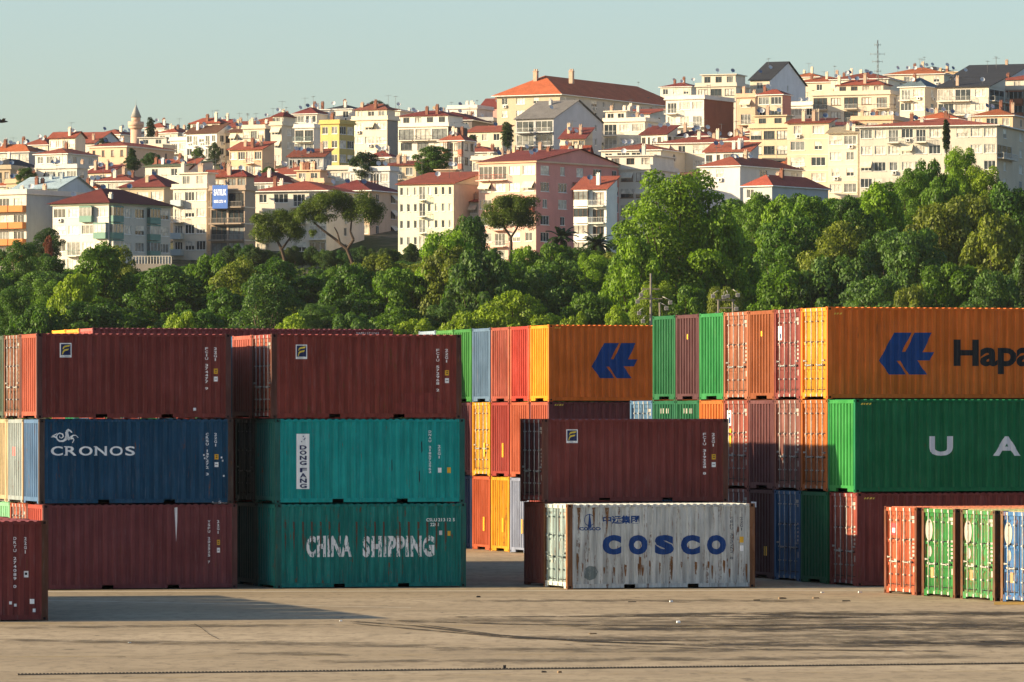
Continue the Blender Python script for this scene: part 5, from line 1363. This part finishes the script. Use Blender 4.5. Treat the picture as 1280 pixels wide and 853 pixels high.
# ------------------------------------------------------------------ trees
def leafmat():
    s = NT('foliage')
    oi = s.n('ShaderNodeObjectInfo'); g = s.n('ShaderNodeNewGeometry')
    n = s.noise(s.coord('Object', (1,1,1)), 0.5, 3)
    isl = g.outputs['Random Per Island']
    v = s.math('ADD', s.math('MULTIPLY', isl, 0.75), s.math('MULTIPLY', n, 0.9))
    b = s.mix(s.ramp(v, 0.35, 1.25), (0.38, 0.45, 0.55), (1.75, 1.55, 0.9))
    c = s.mix(1.0, oi.outputs['Color'], b, 'MULTIPLY')
    s.fin(c, 0.55, 0, 0.25)
    tr = s.n('ShaderNodeBsdfTranslucent'); s.l(s.mix(1.0, c, (1.3, 1.35, 0.5), 'MULTIPLY'), tr.inputs[0])
    mx = s.n('ShaderNodeMixShader'); mx.inputs[0].default_value = 0.36
    s.l(s.b.outputs[0], mx.inputs[1]); s.l(tr.outputs[0], mx.inputs[2]); s.l(mx.outputs[0], s.out.inputs[0])
    return s.mat
M_LEAF = leafmat()
M_BARK = plain('bark', (0.060, 0.040, 0.028), 0.95, 0.3, 4)
M_BARKL = plain('pale_bark', (0.20, 0.15, 0.11), 0.95, 0.3, 4)

def leaves(blobs, n, size, seed, flat=1.0, up=0.25, inner=0.25, drop=0.0):
    """leaf clumps: n small bent faces scattered through the shells of the blobs"""
    r = np.random.RandomState(seed)
    B_ = np.array(blobs, float)                       # x y z rx ry rz
    wgt = B_[:, 3]*B_[:, 4]+B_[:, 4]*B_[:, 5]; wgt /= wgt.sum()
    k = r.choice(len(B_), n, p=wgt)
    d = r.normal(size=(n, 3)); d /= np.linalg.norm(d, axis=1)[:, None]
    d[:, 2] = np.where(r.rand(n) < 0.5, np.abs(d[:, 2]), d[:, 2])
    rad = np.where(r.rand(n) < inner, r.uniform(0.35, 0.85, n), r.uniform(0.80, 1.12, n))
    p = B_[k, :3]+d*B_[k, 3:6]*rad[:, None]
    nr = d*0.85+r.normal(size=(n, 3))*0.50+np.array([0, 0, up]); nr /= np.linalg.norm(nr, axis=1)[:, None]
    t = r.normal(size=(n, 3)); t -= nr*(t*nr).sum(1)[:, None]; t /= np.linalg.norm(t, axis=1)[:, None]
    b = np.cross(nr, t)
    s = size*r.uniform(0.6, 1.35, n)[:, None]
    a0 = p-t*s*0.5; a1 = p-b*s*0.36*flat+nr*s*0.10; a2 = p+t*s*0.62-nr*s*0.12; a3 = p+b*s*0.36*flat+nr*s*0.10
    V = np.stack([a0, a1, a2, a3], 1).reshape(-1, 3)
    me = bpy.data.meshes.new('crown')
    me.vertices.add(4*n); me.vertices.foreach_set('co', V.ravel())
    me.loops.add(4*n); me.loops.foreach_set('vertex_index', np.arange(4*n, dtype=np.int32))
    me.polygons.add(n); me.polygons.foreach_set('loop_start', np.arange(0, 4*n, 4, dtype=np.int32))
    me.update(calc_edges=True); me.materials.append(M_LEAF)
    return me

def round_crown(seed, n=7000, size=0.42, w_=5.0, h_=9.0):
    """broadleaf: unit tree about 2*w_ wide and h_ tall from z=h_*0.15"""
    r = random.Random(seed); bl = []
    nb = r.randint(38, 50)
    for i in range(nb):
        t = (i+0.5)/nb; z = h_*(0.18+0.76*t)
        prof_ = math.sin(math.pi*min(1, 0.12+0.80*t))**0.75
        a = i*2.4+r.uniform(-0.4, 0.4); rr_ = w_*0.84*prof_*math.sqrt(r.uniform(0.15, 1))
        q = r.uniform(0.12, 0.25)*w_
        bl.append((rr_*math.cos(a), rr_*math.sin(a), z, q*r.uniform(0.9, 1.3), q*r.uniform(0.9, 1.3), q*r.uniform(0.65, 0.95)))
    bl.append((0, 0, h_*0.52, w_*0.42, w_*0.42, h_*0.28))
    return leaves(bl, n, size, seed), bl
def trunk_mesh(seed, blobs, h0, r0=0.28, name='trunk'):
    r = random.Random(seed); mb = MB()
    top = (r.uniform(-0.4, 0.4), r.uniform(-0.4, 0.4), h0)
    mb.tube((0,0,-1.5), (top[0]*0.5, top[1]*0.5, h0*0.5), r0, r0*0.8, 8, cap=False); mb.tube((top[0]*0.5, top[1]*0.5, h0*0.5), top, r0*0.8, r0*0.6, 8, cap=False)
    for b in blobs[::2]:
        c = Vector(b[:3]); m = Vector(top)*0.45+c*0.55; m.z -= 0.4
        mb.tube(top, tuple(m), r0*0.42, r0*0.25, 5, cap=False); mb.tube(tuple(m), tuple(c), r0*0.25, r0*0.08, 5, cap=False)
    return mb.mesh(name)
CRV = []
for i in range(9):
    me, bl = round_crown(100+i, 15000 if i != 7 else 34000, (0.27, 0.25, 0.29, 0.26, 0.28, 0.30, 0.24, 0.17, 0.27)[i], 5.0, (9, 10, 8.5, 9.5, 9, 10, 8, 11, 9)[i])
    CRV.append((me, trunk_mesh(200+i, bl, 2.6), (9, 10, 8.5, 9.5, 9, 10, 8, 11, 9)[i]))
TREE_POS = []
def put_tree(px, Y_, wpx, top_y, base_z=None, color=(0.05,0.09,0.02), var=None, name='broadleaf_tree', label=None, group='trees of the wooded slope', rzz=None, bark=M_BARK, minh=3.0):
    x = W(px, Y_); zb = terr(x, Y_) if base_z is None else base_z
    zt = ZP(top_y, Y_); h = zt-zb
    if h < minh: return None
    v = rng.randrange(len(CRV)) if var is None else var
    me, tm, hh = CRV[v]
    sx = (wpx*Y_/F)/10.6; sz = h/(hh*1.04)
    t = empty(name, (x, Y_, zb), rng.uniform(0, 6.28) if rzz is None else rzz, label, 'tree', group)
    o = inst(me, 'crown', [M_LEAF], t, scale=(sx, sx, sz)); o.color = (*color, 1)
    inst(tm, 'trunk', [M_BARKL if rng.random() < 0.35 else bark], t, scale=(sx, sx, sz))
    return t
KINDS = {'dark': ((0.045, 0.110, 0.014), 'dark green'), 'mid': ((0.070, 0.150, 0.014), 'mid green'), 'bright': ((0.150, 0.235, 0.016), 'bright yellow-green'),
         'olive': ((0.110, 0.150, 0.022), 'olive green'), 'blue': ((0.060, 0.130, 0.032), 'greyish green'), 'fresh': ((0.115, 0.220, 0.014), 'fresh green')}
LM = [(0, 'at the left edge'), (60, 'above the navy container'), (150, 'below the green-white villa'), (235, 'right of the terrace wall'), (310, 'under the first umbrella pine'), (400, 'below the forked umbrella pine'),
      (480, 'below the tan awning block'), (550, 'below the tall cream block'), (640, 'below the single umbrella pine'), (720, 'left of the giant tree'), (800, 'before the giant tree'), (880, 'above the orange container'),
      (960, 'just right of the giant tree'), (1040, 'above the yellow-lit doors'), (1120, 'over the black lettering'), (1200, 'below the longest cream block'), (1270, 'at the right edge')]
pend = []     # (tree, kind, px, py)
def wood_tree(px, Y_, wpx, top_y, kind, var=None, name='broadleaf_tree', **kw):
    c = KINDS[kind][0]; j = rng.uniform(0.85, 1.18)
    t = put_tree(px, Y_, wpx, top_y, None, tuple(a*j for a in c), var, name, None, **kw)
    if t is not None: pend.append((t, kind, px, top_y))
    return t
# the tree-top line of the wood, measured on the photograph
ENVX = [-60, 0, 50, 95, 150, 200, 260, 330, 400, 470, 540, 600, 650, 700, 760, 940, 980, 1060, 1110, 1150, 1190, 1230, 1262, 1300, 1400]
ENVY = [318, 318, 325, 330, 318, 326, 318, 322, 322, 318, 312, 312, 318, 300, 300, 232, 236, 236, 222, 206, 200, 206, 236, 232, 230]
# named, larger trees
wood_tree(850, 745, 222, 202, 'fresh', 7, 'broadleaf_tree'); wood_tree(796, 738, 110, 290, 'fresh', 3); wood_tree(900, 742, 105, 262, 'fresh', 5); wood_tree(950, 850, 80, 236, 'mid'); wood_tree(1000, 855, 84, 240, 'dark'); wood_tree(1035, 850, 70, 243, 'mid')
for (px, Y_, wd, ty, kd) in [(25,830,70,296,'dark'),(62,845,60,318,'dark'),(125,800,95,300,'mid'),(150,812,60,300,'olive'),(205,815,70,345,'mid'),(60,770,80,345,'mid'),(95,760,70,335,'bright'),(20,740,80,352,'dark'),(210,790,110,330,'dark'),(262,800,80,318,'mid'),
        (300,790,90,322,'olive'),(345,800,90,320,'dark'),(330,755,100,335,'blue'),(420,800,70,330,'mid'),(470,810,90,318,'olive'),(445,770,100,330,'dark'),(500,760,90,328,'mid'),(560,800,85,284,'fresh'),(585,820,70,272,'dark'),(560,760,100,308,'olive'),
        (600,745,110,312,'blue'),(640,765,80,320,'dark'),(690,800,90,300,'mid'),(700,750,110,318,'blue'),(740,790,80,312,'fresh'),(655,800,60,304,'fresh'),(640,712,130,358,'bright'),(735,715,90,362,'mid'),
        (520,715,90,392,'bright'),(575,708,80,390,'bright'),(230,710,60,386,'bright'),(365,712,70,388,'bright'),(190,706,40,404,'bright'),(440,715,70,385,'blue'),(720,702,60,388,'bright'),(772,705,60,380,'bright'),
        (975,800,80,242,'fresh'),(1010,790,90,236,'mid'),(990,770,110,262,'dark'),(1060,800,80,240,'dark'),(1100,805,90,226,'fresh'),(1140,815,80,205,'mid'),(1160,820,70,200,'dark'),(1200,835,85,178,'fresh'),(1228,820,85,202,'bright'),(1180,800,80,222,'mid'),
        (1050,760,110,268,'olive'),(1110,755,110,280,'blue'),(1180,770,120,246,'olive'),(1215,780,100,238,'olive'),(1262,790,100,226,'dark'),(1290,800,90,236,'olive'),(1140,735,120,282,'blue'),(1250,750,110,268,'olive'),(1040,725,120,320,'blue'),(980,725,110,330,'mid'),
        (1100,715,110,335,'blue'),(1190,720,110,322,'mid'),(1240,715,90,330,'blue'),(1140,702,70,352,'olive'),(905,706,90,352,'olive'),(860,720,90,352,'mid'),(820,712,80,345,'bright'),(970,700,60,376,'bright'),(1290,720,80,310,'blue')]:
    wood_tree(px, Y_, wd*1.12, ty, kd)
# fill the rest of the slope
kk = ['dark', 'mid', 'olive', 'blue', 'fresh', 'dark', 'mid', 'blue']
for row, Y_ in enumerate((698, 718, 740, 762, 785, 808, 832, 858, 884)):
    px = -50+row*17 % 45
    while px < 1340:
        yy = Y_+rng.uniform(-9, 9)
        env = float(np.interp(px, ENVX, ENVY))
        g0 = HOR-(terr(W(px, yy), yy)-EYE)/yy*F
        hpx = rng.uniform(7.5, 12.5)*F/yy
        ty = g0-hpx
        if ty < env+6: ty = env+rng.uniform(6, 22)
        wd = rng.uniform(88, 140)
        if g0-ty > 22: wood_tree(px, yy, wd*min(1.0, (g0-ty)/70+0.35), ty, rng.choice(kk))
        px += rng.uniform(50, 72)
# labels that single out each tree of the wood
buck = {}
ORD = ['first', 'second', 'third', 'fourth', 'fifth', 'sixth', 'seventh', 'eighth', 'ninth', 'tenth', 'eleventh', 'twelfth']
for t, kind, px, py in pend:
    lm = min(LM, key=lambda q: abs(q[0]-px))[1]
    row = 'low on the slope' if py > 352 else 'midway up the slope' if py > 300 else 'high on the slope'
    buck.setdefault((KINDS[kind][1], row, lm), []).append((px, t))
for (kd, row, lm), lst in buck.items():
    lst.sort(key=lambda q: q[0]); n = len(lst)
    for i, (px, t) in enumerate(lst):
        t['label'] = f'{kd} tree {row} {lm}' + ('' if n == 1 else (', '+('left one', 'right one')[i]) if n == 2 else f', {ORD[i]} from left')

# hedge shrubs in front of the villas behind the umbrella pines
for i in range(26):
    px = 286+i*9.2+rng.uniform(-3, 3); Y_ = rng.uniform(902, 925)
    put_tree(px, Y_, rng.uniform(20, 34), rng.uniform(304, 316), ZP(rng.uniform(334, 340), Y_), (0.03*rng.uniform(.8,1.6), 0.075*rng.uniform(.8,1.4), 0.02), rng.choice((0,1,3,6)), 'garden_shrub', 'low dark shrub in the hedge behind the umbrella pine trunks', 'hedge shrubs before the villas', minh=1.0)
for i in range(18):
    px = rng.choice((rng.uniform(600, 760), rng.uniform(-10, 60), rng.uniform(500, 600))); Y_ = rng.uniform(890, 912)
    put_tree(px, Y_, rng.uniform(24, 40), rng.uniform(302, 320), ZP(342, Y_), (0.04*rng.uniform(.8,1.6), 0.10*rng.uniform(.8,1.4), 0.02), rng.choice((0,1,3,6)), 'garden_shrub', 'low green shrub at the foot of the front row of houses', 'shrubs at the foot of the front houses', minh=1.0)

# shrubs and grass that cover the slope between the trees: one mass nobody could count
def undergrowth():
    r = np.random.RandomState(5); bl = []
    for i in range(2600):
        Y_ = r.uniform(664, 925); px = r.uniform(-90, 1370); x = W(px, Y_); bl.append((x, Y_, terr(x, Y_)+0.3, r.uniform(0.9, 2.2), r.uniform(0.9, 2.2), r.uniform(0.6, 1.6)))
    me = leaves(bl, 120000, 0.55, 9, inner=0.1)
    o = bpy.data.objects.new('undergrowth', me); link(o); o.color = (0.070, 0.130, 0.022, 1); tag(o, 'tangled low shrubs covering the slope under the trees', 'undergrowth', kind='stuff')
undergrowth()

def stone_pine(label, Y_, base, pts_limbs, blobs_px, tr=0.5, size=0.26, n=26000, color=(0.070,0.115,0.018)):
    """umbrella pine: limbs and flattened needle clumps given on the photograph, with real depth"""
    bx, by = base; x0 = W(bx, Y_); z0 = ZP(by, Y_); s_ = Y_/F; zg = terr(x0, Y_)
    t = empty('umbrella_pine', (x0, Y_, min(zg, z0)), 0, label, 'tree', 'umbrella pines along the top of the wood')
    dz = z0-min(zg, z0)
    def P(px, py, d=0.0): return ((px-bx)*s_, d, (by-py)*s_+dz)
    mb = MB(); r = random.Random(n)
    mb.tube((0, 0, -1.0), P(bx, by), tr*1.1, tr, 8, cap=False)
    for limb in pts_limbs:
        k = len(limb)
        for i in range(k-1):
            r0 = tr*(1-0.75*i/k)*limb[0][3]; r1 = tr*(1-0.75*(i+1)/k)*limb[0][3]
            mb.tube(P(limb[i][0], limb[i][1], limb[i][2]), P(limb[i+1][0], limb[i+1][1], limb[i+1][2]), r0, r1, 7, cap=False)
    mb.obj('trunk', M_BARK, t)
    bl = []
    for (cx, cy, w_, h_) in blobs_px:
        for k in range(8):
            a = r.uniform(0, 6.28); q = r.uniform(0.1, 0.85)
            px = cx+w_*0.5*q*math.cos(a); d = w_*0.5*q*math.sin(a)*s_; py = cy+r.uniform(-0.25, 0.25)*h_
            c = P(px, py, d); bl.append((c[0], c[1], c[2], w_*0.25*s_, w_*0.25*s_, h_*0.34*s_))
    me = leaves(bl, n, size, n+3, flat=0.55, up=0.5, inner=0.3)
    o = bpy.data.objects.new('crown', me); link(o, t); o.color = (*color, 1)
    return t
stone_pine('dark umbrella pine with a low wide crown in front of the white villa', 890, (356, 326), [[(356,326,0,1),(352,312,0),(345,298,0.5),(338,286,0.5)],[(352,312,0,0.6),(364,296,-0.5),(372,280,-0.5)]],
           [(326,290,32,26),(342,276,40,26),(362,282,36,28),(372,272,30,24),(322,276,26,16),(345,292,34,20),(372,294,26,20)], 0.32)
stone_pine('large umbrella pine with a forked leaning trunk and wide dark crown', 885, (440, 330), [[(442,332,0,1),(434,312,0),(420,300,0.4),(404,288,0.6),(392,278,0.6)],[(434,312,0,0.8),(442,300,-0.3),(438,290,-0.3),(440,272,-0.3)],[(425,304,0,0.5),(422,292,0.2),(418,284,0.2)]],
           [(392,262,40,26),(378,268,22,20),(412,256,40,28),(434,252,42,28),(458,262,40,40),(466,270,28,30),(440,268,34,24),(404,274,30,14),(392,292,11,9)], 0.34, n=36000)
stone_pine('single umbrella pine with a straight slim trunk before the pink block', 880, (638, 324), [[(638,324,0,1),(639,304,0),(638,296,0),(630,284,0.3),(622,276,0.3)],[(638,298,0,0.7),(646,286,-0.3),(650,276,-0.3)]],
           [(612,268,32,26),(630,256,44,26),(650,258,40,26),(662,270,30,26),(640,272,44,28),(620,278,28,16),(656,280,26,16)], 0.30, n=30000)

def cypress(label, px, ytop, ybot, wpx, Y_, color=(0.016,0.034,0.014), n=3500):
    x = W(px, Y_); zb = ZP(ybot, Y_); zt = ZP(ytop, Y_); h = zt-zb; w_ = wpx*Y_/F/2
    t = empty('cypress', (x, Y_, zb), 0, label, 'tree')
    bl = [(w_*0.25*math.cos(i*2.3), w_*0.25*math.sin(i*2.3), h*(i+0.6)/14, w_*(0.85*math.sin(math.pi*min(0.93, 0.16+0.72*(i+1)/14))+0.08), w_*(0.85*math.sin(math.pi*min(0.93, 0.16+0.72*(i+1)/14))+0.08), h/14*1.2) for i in range(13)]
    me = leaves(bl, n, 0.38, n, flat=0.5, up=0.8); o = bpy.data.objects.new('crown', me); link(o, t); o.color = (*color, 1)
    mb = MB(); mb.tube((0,0,min(-0.5, terr(x, Y_)-zb)), (0,0,h*0.6), 0.22, 0.08, 6); mb.obj('trunk', M_BARK, t)
cypress('tall dark cypress beside the minaret on the skyline', 188.5, 146, 184, 12, 1300)
cypress('slim pointed cypress in front of the very long cream block', 1183, 149, 188, 8.5, 925)
cypress('pointed conifer in front of the cream striped block', 634, 152, 184, 15, 1150, (0.03,0.06,0.022))
cypress('narrow conifer among the trees before the tan house', 165, 185, 212, 10, 1140, (0.02,0.045,0.018))
cypress('dark conifer at the right edge of the wood', 1282, 300, 380, 16, 700, (0.02,0.04,0.014))

def town_tree(label, px, Y_, wpx, ty, by, color, var, name='broadleaf_tree'):
    return put_tree(px, Y_, wpx, ty, ZP(by, Y_), color, var, name, label, 'garden trees between the houses', minh=1.0)
town_tree('big rounded green tree among the houses behind the sloping red roof', 543, 1030, 66, 181, 228, (0.045,0.105,0.018), 4)
town_tree('dark layered cedar left of the big rounded tree', 457, 1045, 52, 190, 230, (0.018,0.045,0.014), 2)
town_tree('dark garden tree by the tan house, left one of the pair', 165, 1130, 28, 195, 216, (0.02,0.05,0.015), 1)
town_tree('mid green garden tree by the tan house, right one of the pair', 190, 1125, 34, 190, 216, (0.03,0.075,0.02), 3)
town_tree('small bright tree in front of the long cream skyline block', 248, 1130, 22, 184, 208, (0.06,0.12,0.03), 0)
town_tree('thin layered conifer beside the orange shutters', 268, 1135, 20, 178, 210, (0.03,0.055,0.025), 6)
town_tree('bushy tree above the pale blue metal roof at the far left', 33, 1040, 34, 209, 236, (0.05,0.10,0.03), 5)
town_tree('dark bush beside the olive-roofed low building', 335, 1080, 22, 208, 226, (0.04,0.10,0.02), 2)
town_tree('dark green tree against the blank grey side wall', 60, 925, 48, 283, 335, (0.025,0.065,0.015), 3)
town_tree('reddish-brown leaved tree left of the green-white villa', 61, 915, 16, 292, 335, (0.13,0.035,0.022), 1)
town_tree('low flat pine crown on the skyline beside the brown timber top', 470, 1330, 34, 126, 142, (0.03,0.05,0.015), 6)
town_tree('small dark tree at the left end of the cream skyline blocks', 238, 1290, 12, 153, 166, (0.03,0.05,0.02), 4)
town_tree('green tree beside the great tiled roof at its left end', 590, 1150, 18, 168, 190, (0.03,0.06,0.02), 1)
town_tree('garden tree in front of the low awnings, left of the pink block', 592, 900, 44, 270, 330, (0.03,0.085,0.02), 2)
town_tree('hanging dark shrub behind the white gable roof at far left', 130, 1300, 22, 172, 192, (0.02,0.04,0.02), 5)

def palm(label, px, ycen, Y_, fr=34):
    x = W(px, Y_); zc = ZP(ycen, Y_); zb = terr(x, Y_); t = empty('palm_tree', (x, Y_, min(zb, zc-2)), 0, label, 'tree'); h = zc-min(zb, zc-2)
    mb = MB(); mb.tube((0,0,-0.5), (0,0,h), 0.3, 0.24, 8); mb.obj('trunk', M_BARK, t); r = random.Random(int(px))
    mb = MB()
    for i in range(fr):
        a = i*2.4; el = r.uniform(-0.1, 1.2); L_ = r.uniform(2.4, 3.2); p = Vector((0,0,h)); d = Vector((math.cos(a)*math.cos(el), math.sin(a)*math.cos(el), math.sin(el)))
        sd_ = Vector((-math.sin(a), math.cos(a), 0)); seg = 7
        for k in range(seg):
            q = p+d*(L_/seg); d = (d+Vector((0,0,-0.20))).normalized()
            for sgn in (-1, 1):
                e = sd_*sgn*0.55*(1-abs(k/seg-0.4))+Vector((0,0,-0.18)); mb.poly([tuple(p), tuple(q), tuple(q+e), tuple(p+e*0.9)])
            p = q
    o = mb.obj('frond', M_LEAF, t); o.color = (0.022, 0.045, 0.018, 1); o['kind'] = 'stuff'
palm('dark palm below the pink block', 702, 299, 880); palm('dark palm at the corner of the white veranda house', 746, 306, 878)

# ------------------------------------------------------------------ small things in the yard and air
def bird(px, py, Y_, label):
    x = W(px, Y_); t = empty('bird', (x, Y_, ZP(py, Y_)), 0.5, label, 'bird'); m = plain('bird_feathers', (0.06,0.055,0.05), 0.9)
    mb = MB(); mb.tube((-0.5,0,0), (0,0,0.03), 0.05, 0.13, 6); mb.tube((0,0,0.03), (0.38,0,0.03), 0.13, 0.06, 6); mb.tube((0.38,0,0.03), (0.52,0,0.02), 0.05, 0.01, 5); mb.obj('body', m, t)
    for s_ in (-1, 1):
        mb = MB(); mb.quad((-0.12,0.05*s_,0.06), (0.18,0.05*s_,0.06), (0.10,0.55*s_,0.24), (-0.16,0.55*s_,0.24)); mb.poly([(0.10,0.55*s_,0.24), (-0.16,0.55*s_,0.24), (-0.20,1.1*s_,0.12)])
        mb.obj('wing', m, t)
bird(2.5, 152.5, 420, 'small bird gliding in the pale sky at the left edge')
def chunk(px, py, sx, sy, sz, mat, label, name='wood_offcut', cat='debris', rz=0.3):
    Y_ = EYE*F/(py-HOR); mb = MB(); r = random.Random(int(px*7+py))
    a = [(-sx,-sy,0),(sx,-sy*0.8,0),(sx*0.9,sy,0),(-sx*0.95,sy*0.9,0)]; b = [(p[0]*r.uniform(0.75,0.98), p[1]*r.uniform(0.75,0.98), sz*r.uniform(0.7,1.1)) for p in a]
    for i in range(4):
        j = (i+1) % 4; mb.quad(a[i], a[j], b[j], b[i])
    mb.poly(b); mb.poly(a[::-1])
    o = mb.obj(name, mat); o.location = (W(px, Y_), Y_, 0.004); o.rotation_euler = (0,0,rz); tag(o, label, cat, 'litter on the concrete yard'); return o
MWD = plain('old_wood', (0.30,0.20,0.11), 0.9, 0.3, 8); MBK = plain('dark_rubber', (0.03,0.028,0.026), 0.9); MPL = plain('white_plastic', (0.72,0.72,0.70), 0.5)
chunk(1262, 756, 0.45, 0.12, 0.09, plain('yellow_plank', (0.50,0.33,0.10), 0.8), 'yellow wooden plank lying at the foot of the blue container', 'plank', 'plank', 0.0)
chunk(680, 841, 0.055, 0.03, 0.03, MBK, 'flat dark scrap just below the rail, left of the blockier scrap'); chunk(699.5, 841.5, 0.045, 0.03, 0.045, MWD, 'blocky dark scrap just below the rail, right of the flat one')
chunk(630.5, 836.5, 0.03, 0.03, 0.085, MBK, 'small upright dark lump on the rail near the middle'); chunk(741, 793, 0.10, 0.05, 0.03, MWD, 'pale wooden splinter lying before the white container')
chunk(790, 753, 0.13, 0.03, 0.02, MBK, 'thin dark strip on the ground below the blue lettering'); chunk(839, 753, 0.05, 0.03, 0.05, MPL, 'small white scrap right of the thin dark strip'); chunk(598, 747, 0.06, 0.03, 0.04, MBK, 'dark pebble-like lump in front of the gap between the stacks')
chunk(978, 749, 0.12, 0.05, 0.05, MWD, 'brown heap of chips before the purple-brown containers'); chunk(946, 751, 0.10, 0.03, 0.03, MBK, 'dark crumbs left of the brown heap of chips'); chunk(1020, 748.5, 0.10, 0.04, 0.04, MWD, 'brown crumbs right of the brown heap of chips'); chunk(1058, 752, 0.13, 0.04, 0.03, MBK, 'dark flake before the maroon barred doors')
chunk(1075, 741.5, 0.06, 0.03, 0.05, MPL, 'white crumpled scrap near the foot of the maroon barred doors'); chunk(1028, 741.5, 0.05, 0.03, 0.04, MPL, 'white scrap near the foot of the dark green ribbed container'); chunk(848, 779, 0.05, 0.03, 0.05, MPL, 'white scrap among the tyre marks below the white container')
chunk(162, 804, 0.035, 0.03, 0.02, MPL, 'tiny pale scrap in the open foreground at the left'); chunk(426, 777, 0.035, 0.03, 0.03, MPL, 'tiny white scrap at the near edge of the long shadow')

# ------------------------------------------------------------------ thin air between the yard and the hill
def haze():
    mb = MB(); mb.box(-1500, 1500, -140, 2700, -1.0, 215.0)
    m = bpy.data.materials.new('haze_air'); m.use_nodes = True; t = m.node_tree; t.nodes.clear()
    o_ = t.nodes.new('ShaderNodeOutputMaterial'); v = t.nodes.new('ShaderNodeVolumePrincipled'); v.inputs['Color'].default_value = (0.86, 0.92, 1.0, 1); v.inputs['Density'].default_value = HAZE_D; v.inputs['Anisotropy'].default_value = 0.2
    t.links.new(v.outputs[0], o_.inputs['Volume'])
    o = mb.obj('haze', m); tag(o, 'thin pale evening haze in the air over the yard and hillside', 'haze', kind='stuff')
HAZE_D = 0.00002
haze()
